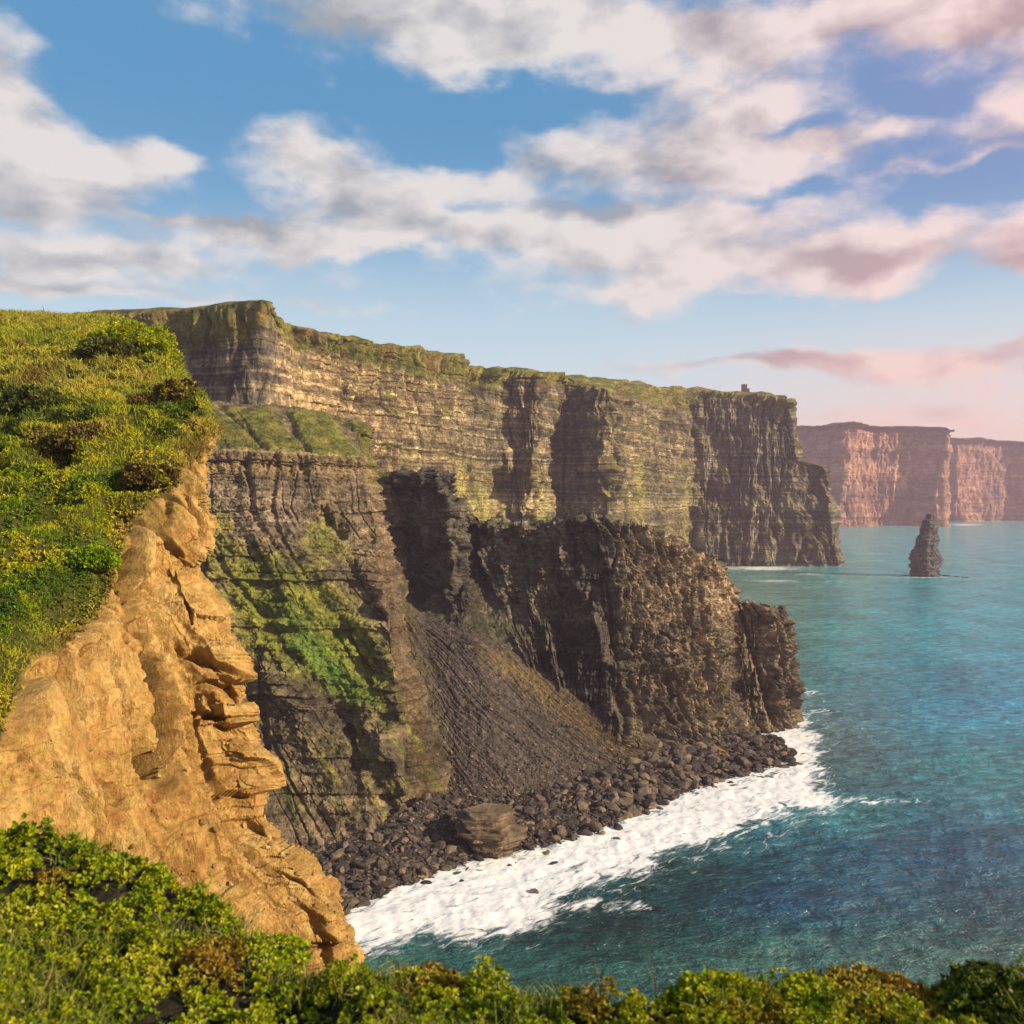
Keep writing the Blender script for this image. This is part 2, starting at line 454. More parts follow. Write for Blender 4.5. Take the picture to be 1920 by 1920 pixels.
    n1 = t.noise(sp, 0.24, 5, 0.62, 0.3); n2 = t.noise(sp, 0.95, 4, 0.6, 0.2); n0 = t.noise(sp, 0.03, 3, 0.5); n3 = t.noise(sp, 2.4, 3, 0.6, 0.3)
    h = t.math('ADD', t.math('MULTIPLY', n1, 2.2), t.math('MULTIPLY', n2, 0.8))
    h = t.math('ADD', h, t.math('MULTIPLY', n0, 9.0)); h = t.math('ADD', h, t.math('MULTIPLY', n3, .22))
    b = t.new('ShaderNodeBump'); b.inputs['Distance'].default_value = 1.4
    t.l.new(h, b.inputs['Height'])
    c = t.attr('col')
    rp = t.maprange(t.math('ADD', n1, t.math('MULTIPLY', n2, 0.7)), 0.68, 1.02, 0.62, 1.42, smooth=False)
    c = t.vmath('SCALE', c, scale=t.math('MULTIPLY', rp, .82))
    fm = t.attr('foam', 'Fac')
    fr_ = t.new('ShaderNodeMapping'); fr_.inputs['Rotation'].default_value = (0, 0, radians(-42)); t.l.new(pos, fr_.inputs['Vector'])
    fs = t.vmath('MULTIPLY', fr_.outputs[0], (0.55, 1.5, 0.0))
    fn = t.noise(fs, 0.22, 7, 0.62, 1.4)
    ff = t.maprange(t.math('ADD', fm, t.math('MULTIPLY', t.math('SUBTRACT', fn, 0.5), 2.2)), 0.34, 0.86)
    ff = t.math('MULTIPLY', ff, t.maprange(fm, 0.02, 0.2))
    t.l.new(t.math('SUBTRACT', 1.0, t.math('MULTIPLY', ff, .8)), b.inputs['Strength'])
    foamc = t.mix(t.maprange(t.noise(fs, 0.9, 6, 0.7), 0.35, 0.65), (.62, .62, .59), (.80, .78, .74))
    c2 = t.mix(ff, c, foamc)
    p = t.new('ShaderNodeBsdfPrincipled')
    t.l.new(c2, p.inputs['Base Color'])
    t.l.new(t.mix(ff, (.16, .16, .16), (.8, .8, .8)), p.inputs['Roughness'])
    p.inputs['IOR'].default_value = 1.333
    t.l.new(b.outputs[0], p.inputs['Normal']); t.l.new(p.outputs[0], out.inputs[0])
    o = mesh_from('sea', V3, grid_faces(*Y.shape)[:, ::-1], mat=m, smooth=True, col=col, attrs={'foam': np.clip(foam, 0, 1)})
    tag(o, 'turquoise to deep blue sea with white surf along the stony shore', kind='structure')
build_sea()

# ------------------------------------------------------------------ rock surfaces
def arclen(G, row):
    d = np.linalg.norm(np.diff(G[row][:, :2], axis=0), axis=1); return np.concatenate([[0], np.cumsum(d)])
def rocky(G, N, S, sets, gully, rough, seed=0, steep=(0.15, 0.5), cracks=()):
    """push a smooth face out and in along its outward direction: beds and joints, gullies, rough noise"""
    x, y, z = G[..., 0], G[..., 1], G[..., 2]
    st = sstep(steep[0], steep[1], 1-np.abs(N[..., 2]))
    zw = z+1.2*fbm(x/140, y/140, 0.3+seed, 2)+0.012*x
    S = S+1.5*fbm(x/25, y/25, z/14+seed, 3)
    d = 0
    for (h, w, a) in sets: d = d+a*(blocks(S+0*z, zw, h, w, int(h*10)+seed)-0.5)
    for (w, a) in gully: d = d+a*(ridged(S/w+0.25*fbm(S/w, z/w*0.6, seed, 2), z/w*0.22, seed+w*0.13, 3)-0.35)
    for (w, a) in cracks:
        cr = 1-2.2*np.abs(perlin(S/w+.12*fbm(S/w, z/w, seed, 2), z/(w*6), w*.7+seed)); d = d-a*sstep(.72, .97, cr)*sstep(-.5, .2, perlin(S/w/2.3, z/(w*2.2), 3.3+seed))
    n = 0
    for (w, a) in rough: n = n+a*fbm(x/w, y/w, z/w+seed, 4)
    D = N*np.array([1, 1, 0.25]); D /= np.linalg.norm(D, axis=2)[..., None]+1e-6
    out = G+D*(d*st+n*st)[..., None]
    soft = (1-st)*sum(a*fbm(x/w, y/w, seed+2.2, 3) for (w, a) in rough)*0.45
    out[..., 2] += soft
    return out, d

GRASS = [(-1, (.07, .075, .016)), (-.2, (.13, .125, .02)), (.15, (.22, .18, .03)), (.6, (.28, .20, .05)), (1, (.24, .14, .05))]

def build_main_cliff():
    cols = [  # u, v, Y of the skyline; v, Y of the cliff lip; u, Y of the foot
        (60, 592, 600, 650, 560, 60, 520), (180, 588, 560, 650, 535, 180, 500), (300, 580, 530, 655, 505, 300, 470), (400, 572, 510, 645, 480, 400, 445), (470, 570, 495, 622, 468, 470, 430), (498, 573, 490, 592, 476, 500, 425),
        (517, 603, 503, 618, 490, 520, 440), (560, 618, 540, 645, 520, 560, 480), (640, 632, 595, 662, 575, 640, 530), (700, 645, 645, 680, 620, 700, 590), (780, 655, 715, 698, 695, 780, 660),
        (850, 667, 790, 708, 770, 850, 735), (874, 684, 815, 716, 800, 872, 765), (935, 690, 905, 722, 890, 930, 860), (955, 692, 912, 716, 885, 952, 858), (1000, 697, 915, 712, 880, 1000, 845),
        (1014, 699, 930, 716, 895, 1018, 868), (1034, 701, 960, 718, 945, 1040, 925), (1090, 707, 1000, 720, 950, 1092, 915), (1148, 714, 1040, 735, 935, 1150, 890), (1205, 720, 1150, 752, 1090, 1200, 1050),
        (1292, 728, 1330, 766, 1310, 1295, 1290), (1312, 730, 1350, 748, 1325, 1318, 1285), (1400, 736, 1350, 750, 1325, 1400, 1290), (1450, 741, 1340, 766, 1318, 1470, 1288)]
    fr = [0.06, 0.15, 0.30, 0.36, 0.55, 0.78, 1.0]
    edge_u = [(772, 1482), (824, 1489), (860, 1495), (878, 1543), (934, 1551), (1001, 1559), (1066, 1572)]
    C = [[] for _ in range(3+len(fr))]
    for (u, v, Y, vl, Yl, ub, Yb) in cols:
        sk, lp = P(u, v, Y), P(u, vl, Yl)
        bs = np.array([(ub-U0)/F*Yb, Yb, -4.0])
        back = sk+np.array([-60, 260, -6])
        C[0].append(back); C[1].append(sk); C[2].append(lp)
        for i, f in enumerate(fr):
            g = f**1.15
            C[3+i].append(np.array([lp[0]+(bs[0]-lp[0])*g, lp[1]+(bs[1]-lp[1])*g, lp[2]+(bs[2]-lp[2])*f]))
    def edge(du, Y, dY):
        C[0].append(P(1400, 760, Y+300)); C[1].append(P(1468+du, 746, Y)); C[2].append(P(1480+du, 768, Y-6))
        for i, f in enumerate(fr):
            v = 772+f*(1066-772)
            C[3+i].append(P(pl(edge_u, v)+du, v, 1320+(1288-1320)*f+dY))
    edge(-6, 1326, 0); edge(0, 1338, 14)
    C[0].append(P(1380, 770, 1900)); C[1].append(P(1440, 752, 1560)); C[2].append(P(1450, 775, 1560))
    for i, f in enumerate(fr):
        v = 790+f*(1040-790); C[3+i].append(P(pl(edge_u, v)-30, v, 1560))
    G, tr, tcc = loft(C, 620, 1500)
    N = normals(G); N *= np.sign((N[..., 1] < 0.3)*1.0-0.5)[..., None] if (N[300, 700, 1] > 0) else 1
    if N[300, 300, 1] > 0: N = -N
    S = arclen(G, 300)[None]
    G2, d = rocky(G, N, S, [(11, 18, 2.8), (4.5, 7, 2.0), (1.9, 3.0, 1.1)], [(70, 11.0), (26, 11.0), (10, 5.0)], [(55, 15.0), (18, 5.0), (6, 1.8), (2.5, .8)], cracks=[(24, 9.0), (11, 5.5), (5, 2.6)])
    U_, V_ = proj(G); G2 = G+(G2-G)*(.38+.62*sstep(500, 640, U_))[..., None]
    # scooped turf slope below the skyline, uneven plateau edge
    N2 = normals(G2)
    x, y, z = G2[..., 0], G2[..., 1], G2[..., 2]
    U, V = proj(G2)
    up = np.abs(N2[..., 2])
    big = fbm(x/60, y/60, z/60, 4); med = fbm(x/12, y/12, z/9+4, 4); fine = fbm(x/3, y/3, z/2+4, 3)
    zs = z+0.012*x+2.5*fbm(x/90, y/90, 0.3, 2)
    bed, _ = beds(zs, 5.0, 9); bt = hsh(bed, 5)-0.5
    bed2, _ = beds(zs, 1.8, 3); bt2 = hsh(bed2, 9)-0.5
    rock = ramp(.8*big+0.7*bt+0.55*bt2+0.6*med+.5*fine, [(-1, (.05, .042, .034)), (-.45, (.09, .073, .052)), (0, (.18, .138, .082)), (.4, (.33, .25, .14)), (.9, (.50, .38, .22))])
    stain = sstep(.02, .42, fbm(S/9+0*z, z/120, 6.6, 4)+0.25*big)                 # dark water stains running down the face
    rock = lerp(rock, rock*np.array([.40, .43, .47]), stain*.85)
    thin = sstep(.15, .5, fbm(S/3.2+0*z, z/90, 9.6, 3)); rock = rock*(1-.45*thin[..., None])
    lich = np.zeros_like(z)
    for (cu, w_, v0) in ((1018, 9, 885), (1198, 9, 850), (905, 22, 900), (1288, 7, 880), (865, 12, 860)):
        lich = np.maximum(lich, np.exp(-((U-cu-6*med)/w_)**2)*sstep(v0-20, v0+40, V))
    rock = lerp(rock, (.40, .35, .07), lich*.5)
    rock = lerp(rock, rock*np.array([.78, .84, .95]), sstep(1300, 1340, U))  # cool hazy shade of the right end, painted into the rock colour
    lich = sstep(.15, .6, fbm(S/16+0*z, z/60, 2.1, 4))*sstep(900, 1000, V)
    rock = lerp(rock, (.30, .27, .06), lich*.6)
    tr2 = np.broadcast_to(tr[:, None], z.shape)
    lipm = np.where(tr2 < 2.05, 1.0, sstep(2.5+0.45*big, 2.0, tr2))
    gm = np.maximum(sstep(.42, .66, up+.15*med), lipm*sstep(-.5, .25, .5+med))
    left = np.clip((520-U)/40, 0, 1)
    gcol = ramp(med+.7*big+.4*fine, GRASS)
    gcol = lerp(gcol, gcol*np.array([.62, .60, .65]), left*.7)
    brownp = sstep(.0, .5, fbm(x/35, y/35, z/30+9, 3))
    gcol = lerp(gcol, (.23, .12, .05), brownp*.6)
    warm = np.clip((U-480)/60, 0, 1)*(.35+.65*np.clip((900-U)/200, 0, 1))*np.clip((1330-U)/60, 0, 1)  # golden sunlight on this stretch, painted into the rock colour below
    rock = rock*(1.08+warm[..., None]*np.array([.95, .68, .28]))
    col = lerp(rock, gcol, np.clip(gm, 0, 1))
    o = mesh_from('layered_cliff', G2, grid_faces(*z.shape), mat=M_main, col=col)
    tag(o, 'long layered grey and ochre sea cliff with a grassy top running to the far headland', kind='structure')
    return G2
GA = build_main_cliff()

def build_promontory():
    T = [  # columns from the left to the seaward tip: back, ridge, then down to the foot
        [(150, 735, 480), (150, 745, 425), (170, 840, 372), (190, 890, 362), (220, 1060, 330), (230, 1300, 290), (240, 1650, 238)],
        [(290, 748, 480), (290, 752, 425), (290, 840, 372), (290, 890, 362), (300, 1060, 330), (330, 1300, 290), (360, 1650, 238)],
        [(380, 755, 478), (380, 757, 425), (380, 842, 374), (382, 890, 364), (388, 1060, 330), (430, 1300, 288), (480, 1652, 238)],
        [(460, 762, 478), (460, 762, 427), (460, 845, 378), (462, 890, 368), (468, 1060, 332), (500, 1300, 292), (570, 1648, 240)],
        [(540, 770, 500), (540, 768, 434), (540, 846, 385), (540, 890, 375), (545, 1060, 330), (575, 1300, 288), (640, 1628, 244)],
        [(600, 778, 540), (600, 775, 440), (600, 849, 390), (600, 888, 380), (608, 1060, 335), (645, 1300, 290), (700, 1604, 247)],
        [(655, 792, 560), (655, 786, 448), (655, 851, 398), (655, 886, 386), (668, 1060, 338), (702, 1300, 288), (750, 1582, 250)],
        [(690, 810, 580), (686, 798, 456), (690, 856, 404), (694, 888, 390), (718, 1060, 336), (740, 1280, 286), (790, 1562, 256)],
        [(712, 910, 520), (708, 882, 432), (712, 900, 412), (718, 940, 394), (738, 1060, 345), (754, 1250, 298), (818, 1520, 270)],
        [(760, 910, 480), (752, 883, 415), (752, 930, 408), (756, 1000, 398), (764, 1080, 382), (770, 1140, 354), (790, 1200, 328)],
        [(825, 905, 450), (822, 884, 394), (820, 930, 386), (818, 1000, 378), (815, 1080, 365), (812, 1150, 346), (812, 1200, 330)],
        [(852, 965, 430), (850, 938, 378), (856, 975, 370), (862, 1020, 362), (868, 1090, 350), (874, 1150, 340), (882, 1212, 328)],
        [(880, 1000, 430), (872, 968, 388), (882, 1000, 386), (890, 1050, 380), (902, 1110, 366), (912, 1170, 350), (932, 1228, 338)],
        [(985, 1005, 430), (950, 980, 380), (955, 1010, 376), (965, 1070, 368), (975, 1130, 358), (990, 1190, 348), (1010, 1272, 338)],
        [(1060, 1000, 430), (1045, 973, 370), (1055, 1010, 363), (1065, 1080, 356), (1080, 1160, 348), (1088, 1230, 342), (1095, 1326, 334)],
        [(1130, 1000, 425), (1120, 966, 361), (1138, 1010, 354), (1150, 1090, 348), (1160, 1180, 343), (1165, 1270, 338), (1170, 1382, 329)],
        [(1235, 1030, 425), (1230, 996, 368), (1238, 1050, 362), (1245, 1120, 357), (1250, 1200, 353), (1255, 1300, 350), (1260, 1398, 345)],
        [(1320, 1075, 430), (1320, 1040, 382), (1325, 1090, 377), (1330, 1150, 372), (1335, 1230, 367), (1337, 1310, 363), (1340, 1398, 358)],
        [(1358, 1090, 430), (1358, 1064, 390), (1362, 1120, 386), (1366, 1170, 382), (1370, 1240, 377), (1375, 1320, 374), (1388, 1388, 370)],
        [(1378, 1150, 430), (1376, 1124, 396), (1384, 1150, 396), (1390, 1200, 394), (1396, 1260, 390), (1402, 1320, 388), (1415, 1381, 380)],
        [(1430, 1160, 432), (1425, 1130, 397), (1438, 1170, 394), (1444, 1215, 392), (1452, 1270, 390), (1460, 1325, 389), (1468, 1372, 387)],
        [(1480, 1180, 432), (1484, 1148, 402), (1492, 1185, 401), (1495, 1230, 401), (1498, 1275, 400), (1502, 1320, 400), (1510, 1360, 399)],
        [(1470, 1190, 440), (1486, 1160, 425), (1492, 1195, 428), (1495, 1235, 430), (1497, 1275, 432), (1500, 1315, 434), (1504, 1350, 436)]]
    sh = [0]*17+[-4, -10, -14, -20, -22, -24]
    C = [[P(c[r][0]+sh[q], c[r][1], c[r][2]) for q, c in enumerate(T)] for r in range(7)]
    C.append([p+np.array([0, -3, -14.0]) for p in C[6]])
    G, tr, tcc = loft(C, 640, 1150)
    N = normals(G)
    if N[300, 200, 1] > 0: N = -N
    S = arclen(G, 330)[None]
    tr2 = np.broadcast_to(tr[:, None], G.shape[:2]); tc2 = np.broadcast_to(tcc[None], G.shape[:2])
    leftp = sstep(9.5, 8.0, tc2)                                  # the inner face behind the earth cliff
    Gl, _ = rocky(G, N, S+.5*np.clip(95-G[..., 2], 0, 90)*-1.0, [(6, 22, 4.2), (2.4, 9, 2.4), (1.0, 4, 1.1)], [(34, 6.0), (13, 1.6)], [(30, 5.0), (8, 3.8), (2.5, 1.6), (.9, .6)], seed=3, steep=(.06, .3), cracks=[(16, 2.4), (6, 1.6)])
    Gr, _ = rocky(G, N, S, [(7, 6, 1.8), (2.6, 3.2, 1.5), (1.1, 1.6, .9)], [(24, 7.0), (9, 4.6), (3.5, 1.8)], [(18, 4.5), (6, 3.6), (2, 1.6), (.8, .5)], seed=11, cracks=[(11, 4.5), (5, 3.0), (2.2, 1.5)])
    G2 = Gl*leftp[..., None]+Gr*(1-leftp[..., None])
    # erosion rills on the turf terrace, running down to the right
    x, y, z = G2[..., 0], G2[..., 1], G2[..., 2]
    U, V = proj(G)
    ter = sstep(.9, 1.1, tr2)*sstep(2.02, 1.9, tr2)*sstep(7.6, 7.2, tc2)
    ril = ridged((U-.75*V)/60, V/300, 4.4, 2)
    G2[..., 2] -= ter*2.6*sstep(.45, .9, ril)
    jag = sstep(.75, 1.0, tr2)*sstep(1.5, 1.0, tr2)*sstep(8.5, 9.5, tc2)
    G2[..., 2] += jag*(4.2*(hsh(np.floor(S/3.4+0*z), 4)-.5)+1.6*(hsh(np.floor(S/1.3+0*z), 9)-.5)+3.4*fbm(S/9+0*z, 0.0, 7.7, 3))
    for (p0, p1, wd, dep) in (((758, 1375), (800, 1520), 30, 13.0), ((603, 960), (640, 1000), 16, 7.0), ((640, 1160), (700, 1290), 9, 4.0), ((370, 1030), (385, 1100), 14, 6.0), ((655, 1370), (672, 1440), 12, 5.0), ((488, 1260), (500, 1400), 12, 4.0)):
        p0, p1 = np.array(p0, float), np.array(p1, float); e = p1-p0
        t = np.clip(((U-p0[0])*e[0]+(V-p0[1])*e[1])/(e@e), 0, 1)
        dd = np.hypot(U-p0[0]-e[0]*t, V-p0[1]-e[1]*t)+14*fbm(x/6, y/6, z/9, 3)
        G2 += (N*np.array([-1, -1, -.3]))*(dep*sstep(wd, wd*.35, dd)*leftp)[..., None]
    N2 = normals(G2); up = np.abs(N2[..., 2]); x, y, z = G2[..., 0], G2[..., 1], G2[..., 2]
    U, V = proj(G2)
    big = fbm(x/35, y/35, z/35+3, 4); med = fbm(x/8, y/8, z/6, 4); fine = fbm(x/2, y/2, z/1.5, 3)
    zs = z+.012*x+2.5*fbm(x/90, y/90, 3.3, 2)
    bt = hsh(beds(zs, 3.2, 4)[0], 5)-.5; bt2 = hsh(beds(zs, 1.1, 6)[0], 7)-.5
    k = big+.8*med+.7*fine
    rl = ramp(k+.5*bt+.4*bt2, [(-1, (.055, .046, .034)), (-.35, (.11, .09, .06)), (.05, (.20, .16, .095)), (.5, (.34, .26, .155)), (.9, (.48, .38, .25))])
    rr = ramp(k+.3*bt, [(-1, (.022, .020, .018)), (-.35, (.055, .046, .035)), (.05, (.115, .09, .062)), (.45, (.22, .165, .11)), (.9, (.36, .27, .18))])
    pale = sstep(1.95, 2.05, tr2)*sstep(3.15, 2.95, tr2)*leftp     # pale beds under the terrace
    rl = lerp(rl, ramp(bt2+.5*fine+.3*bt, [(-.6, (.17, .13, .07)), (0, (.30, .23, .115)), (.6, (.42, .33, .17))]), pale*.85)
    pale2 = np.exp(-((V-955-.05*(U-400))/45)**2)*leftp*sstep(620, 520, U)
    rl = lerp(rl, ramp(bt2+.5*fine, [(-.6, (.16, .12, .08)), (.1, (.38, .31, .22)), (.6, (.55, .46, .34))]), pale2*.85)
    gcol = ramp(med+.6*fine+.3*big, [(-1, (.06, .062, .012)), (-.3, (.12, .12, .016)), (.1, (.22, .205, .022)), (.6, (.32, .26, .045)), (1, (.28, .18, .05))])
    wob = 34*med+26*fine+26*big
    meadow = np.maximum.reduce([sstep(-30, 30, poly_sd(U, V, [(430, 1030), (560, 1040), (640, 1110), (710, 1210), (735, 1340), (650, 1320), (560, 1270), (470, 1220), (420, 1120)])+wob),
                                .8*sstep(-25, 25, poly_sd(U, V, [(385, 950), (420, 960), (440, 1040), (410, 1080), (375, 1060)])+wob),
                                .8*sstep(-25, 25, poly_sd(U, V, [(570, 980), (620, 985), (650, 1040), (600, 1060), (575, 1030)])+wob)])
    fall = sstep(.0, .45, fbm((U-.55*V)/30, V/170, 2.2, 4)+.05)*sstep(1000, 1150, V)*leftp
    rl = rl*np.array([.92, .80, .62]); gcol = lerp(gcol, gcol*np.array([.72, .70, .8]), sstep(2.0, 1.9, tr2))
    gm = np.clip(np.maximum.reduce([meadow, (.55*fall), sstep(.9, 1.0, tr2)*sstep(2.03, 1.96, tr2)*sstep(.0, .45, .55+.6*med)]), 0, 1)*leftp
    emer = np.clip(np.exp(-((U-560-.75*(V-1180))/42)**2)*np.exp(-((V-1240)/110)**2)*1.1, 0, 1)
    gcol = lerp(gcol, (.10, .19, .018), emer*.75)
    ril2 = ter*sstep(.5, .85, ril); gm = gm*(1-.8*ril2)
    foot = leftp*sstep(1530, 1600, V)
    rl = lerp(rl, ramp(k, [(-.6, (.12, .08, .05)), (.5, (.28, .18, .10))]), foot*.8)
    gm = gm*(1-foot)
    brown = leftp*np.exp(-((U-(690+.22*(V-950)))/26)**2)*sstep(940, 1020, V)
    rl = lerp(rl, (.21, .125, .055), brown*.6)
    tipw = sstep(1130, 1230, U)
    rr = rr*(.82+tipw[..., None]*np.array([1.5, 1.2, .75]))  # tip brightened to gold: sunlight painted into the rock colour
    # grass tufts on the ridge ledges
    rg = sstep(.50, .75, up+.2*med)*sstep(-.1, .4, big+.2)*.7
    oth = lerp(rr, (.075, .075, .02), rg)
    mossr = sstep(.25, .6, fbm(x/9, y/9, z/14+8, 4))*.5
    oth = lerp(oth, (.09, .08, .025), mossr)
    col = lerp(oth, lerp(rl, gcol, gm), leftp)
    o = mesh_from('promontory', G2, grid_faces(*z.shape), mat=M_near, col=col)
    tag(o, 'dark jagged rock promontory and grassy inner cliff face above the stony beach', kind='structure')
build_promontory()

def build_scree():
    top = [(722, 1150, 338), (744, 1142, 326), (800, 1178, 327), (880, 1206, 326), (950, 1230, 333), (1030, 1280, 334), (1110, 1332, 331), (1170, 1378, 326), (1240, 1392, 338)]
    mid = [(742, 1340, 318), (768, 1330, 299), (840, 1345, 300), (915, 1345, 303), (990, 1348, 311), (1065, 1362, 318), (1135, 1385, 322), (1190, 1405, 325), (1250, 1402, 336)]
    bot = [(790, 1480, 300), (818, 1500, 279), (880, 1520, 275), (945, 1505, 281), (1015, 1485, 290), (1090, 1462, 302), (1155, 1442, 314), (1210, 1430, 323), (1260, 1418, 334)]
    bot2 = [(u+10, v+40, Y-8) for (u, v, Y) in bot]
    C = [[P(*p) for p in r] for r in (top, mid, bot, bot2)]
    C.insert(0, [p+np.array([0, 14, 2.0]) for p in C[0]])
    G, tr, tcc = loft(C, 420, 520)
    N = normals(G)
    if N[200, 200, 1] > 0: N = -N
    x, y, z = G[..., 0], G[..., 1], G[..., 2]
    s = np.broadcast_to(tcc[None], x.shape)*9; t = np.broadcast_to(tr[:, None], x.shape)
    s = s+1.6*fbm(x/20, y/20, 1.0, 2)
    sq = s-15*(t-1)+.6*fbm(x/12, y/12, z/12, 2)
    d = 1.5*fbm(sq*.35, t*.4, 1.0, 3)+.75*fbm(sq*.9+.8*fbm(x/14, y/14, z/14, 2), t*1.1, 3.0, 4)+.4*fbm(sq*2.2, t*3.0, 4.0, 3)+.8*fbm(x/2.6, y/2.6, z/2.6, 3)+.45*fbm(x/.9, y/.9, z/.9, 3)
    G2 = G+N*d[..., None]
    U, V = proj(G2)
    k = .6*fbm(sq*1.6, t*2.5, 5.0, 4)+.5*fbm(x/2, y/2, z/2, 3)
    col = ramp(k, [(-.8, (.028, .024, .021)), (-.2, (.056, .046, .037)), (.2, (.09, .073, .056)), (.7, (.20, .165, .125))])
    og = sstep(-20, 40, poly_sd(U, V, [(900, 1215), (960, 1225), (1060, 1290), (1160, 1370), (1240, 1400), (1200, 1430), (1100, 1380), (1000, 1310), (930, 1260)])+40*fbm(s*1.5, t*2, 8.0, 4))
    col = lerp(col, ramp(k, [(-.6, (.13, .09, .03)), (.5, (.26, .18, .06))]), og*.8)
    lf = sstep(.9, .0, np.broadcast_to(tcc[None], x.shape)-1.2+.5*fbm(x/5, y/5, z/5, 3))
    col = lerp(col, (.11, .095, .03), lf*.7)
    o = mesh_from('scree_slope', G2, grid_faces(*x.shape), mat=M_talus, col=col)
    tag(o, 'brown furrowed scree slope falling from the promontory wall to the beach', kind='structure')
    return G2[int(G2.shape[0]*.25):int(G2.shape[0]*.93)]
GS = build_scree()

def build_beach():
    back = [(420, 1662, 3), (560, 1645, 3), (640, 1632, 3), (720, 1612, 3.5), (790, 1580, 4.5), (855, 1520, 6), (930, 1490, 6.5), (1010, 1465, 7), (1090, 1442, 7), (1160, 1425, 7), (1230, 1400, 7), (1300, 1392, 5), (1370, 1392, 2.5), (1440, 1402, 1.5), (1480, 1410, .5)]
    wl = np.array(WATERLINE, float)
    C = [[], [], [], [], []]
    for k, (u, v, z) in enumerate(back):
        a = P(u, v, (CH-z)*F/(v-V0))
        uu = [480, 570, 655, 740, 830, 900, 985, 1060, 1130, 1200, 1280, 1350, 1410, 1460, 1492][k]
        vv = pl(wl, uu)
        b = P(uu, vv, CH*F/(vv-V0))
        dr = (b-a)/np.linalg.norm((b-a)[:2])
        C[0].append(a-dr*12+np.array([0, 0, 1.0])); C[1].append(a); C[2].append(a*.45+b*.55+np.array([0, 0, .5])); C[3].append(b); C[4].append(b+dr*17+np.array([0, 0, -2.2]))
    G, tr, tcc = loft(C, 260, 760)
    x, y = G[..., 0], G[..., 1]
    G[..., 2] += 1.0*fbm(x/7, y/7, 1.0, 3)+.5*fbm(x/2, y/2, 3.0, 3)-.2
    k = fbm(x/3, y/3, 4.0, 4)
    col = ramp(k, [(-.6, (.03, .026, .022)), (.2, (.07, .058, .045)), (.8, (.13, .10, .075))])
    o = mesh_from('stony_beach', G, grid_faces(*x.shape), mat=M_talus, col=col)
    tag(o, 'dark shore of broken stones at the foot of the cliffs', kind='structure')
    return G
GB = build_beach()

def build_far_cliffs():
    sky1 = [(1380, 806), (1480, 801), (1540, 798), (1575, 792), (1592, 790), (1610, 796), (1640, 801), (1700, 799), (1740, 801), (1762, 802), (1770, 806)]
    Ys = [3210, 3150, 3090, 3030, 3020, 3050, 3110, 3125, 3100, 3070, 3060]
    def sheet(name, pts, Ys, vb, label, seed, edge=None):
        C = [[] for _ in range(6)]
        for (u, v), Y in zip(pts, Ys):
            top = P(u, v, Y)
            Yb = Y*.972
            b = np.array([(u-U0)/F*Yb, Yb, -5.0])
            C[0].append(top+np.array([-100, 700, -20])); C[1].append(top)
            for i, (f, g) in enumerate(((.06, .12), (.3, .35), (.65, .7), (1.0, 1.0))):
                C[2+i].append(np.array([top[0]+(b[0]-top[0])*g, top[1]+(b[1]-top[1])*g, top[2]+(b[2]-top[2])*f]))
        last = [p.copy() for p in (c[-1] for c in C)]
        for c, l in zip(C, last): c.append(l+np.array([18, 30, 0.])); c.append(l+np.array([60, 400, 0.]))
        G, tr, tcc = loft(C, 300, 520)
        N = normals(G)
        if N[150, 200, 1] > 0: N = -N
        S = arclen(G, 150)[None]
        G2, d = rocky(G, N, S, [(22, 30, 7), (9, 12, 3)], [(190, 20.0), (70, 20.0), (26, 12.0)], [(120, 22.0), (30, 7.0)], seed=seed)
        x, y, z = G2[..., 0], G2[..., 1], G2[..., 2]
        N2 = normals(G2)
        k = fbm(x/90, y/90, z/70, 4)+.4*(hsh(beds(z, 16, 2)[0], seed)-.5)+.3*fbm(x/20, y/20, z/20, 3)
        col = ramp(k, [(-.8, (.14, .075, .06)), (0, (.32, .17, .11)), (.6, (.60, .32, .18)), (1, (.7, .40, .24))])
        lit = sstep(.05, .45, fbm(x/160, y/160, z/260+seed, 3)+.15); col = lerp(col, (.45, .22, .12), lit*.35)  # orange sunlit patches painted into the cliff colour
        gm = sstep(.5, .7, np.abs(N2[..., 2]))
        col = lerp(col, (.14, .10, .045), gm)
        tag(mesh_from(name, G2, grid_faces(*z.shape), mat=M_far, col=col), label, kind='structure')
    sheet('far_headland', sky1, Ys, 985, 'distant hazy pink cliff headland with a low peak on its top', 21)
    sky2 = [(1640, 826), (1740, 824), (1780, 823), (1800, 822), (1850, 825), (1900, 828), (1960, 830), (2060, 835), (2200, 842), (2400, 850)]
    sheet('farther_headland', sky2, [3900, 3750, 3650, 3620, 3710, 3760, 3680, 3800, 3700, 3850], 975, 'farthest hazy red cliff line at the edge of the sea', 33)
build_far_cliffs()

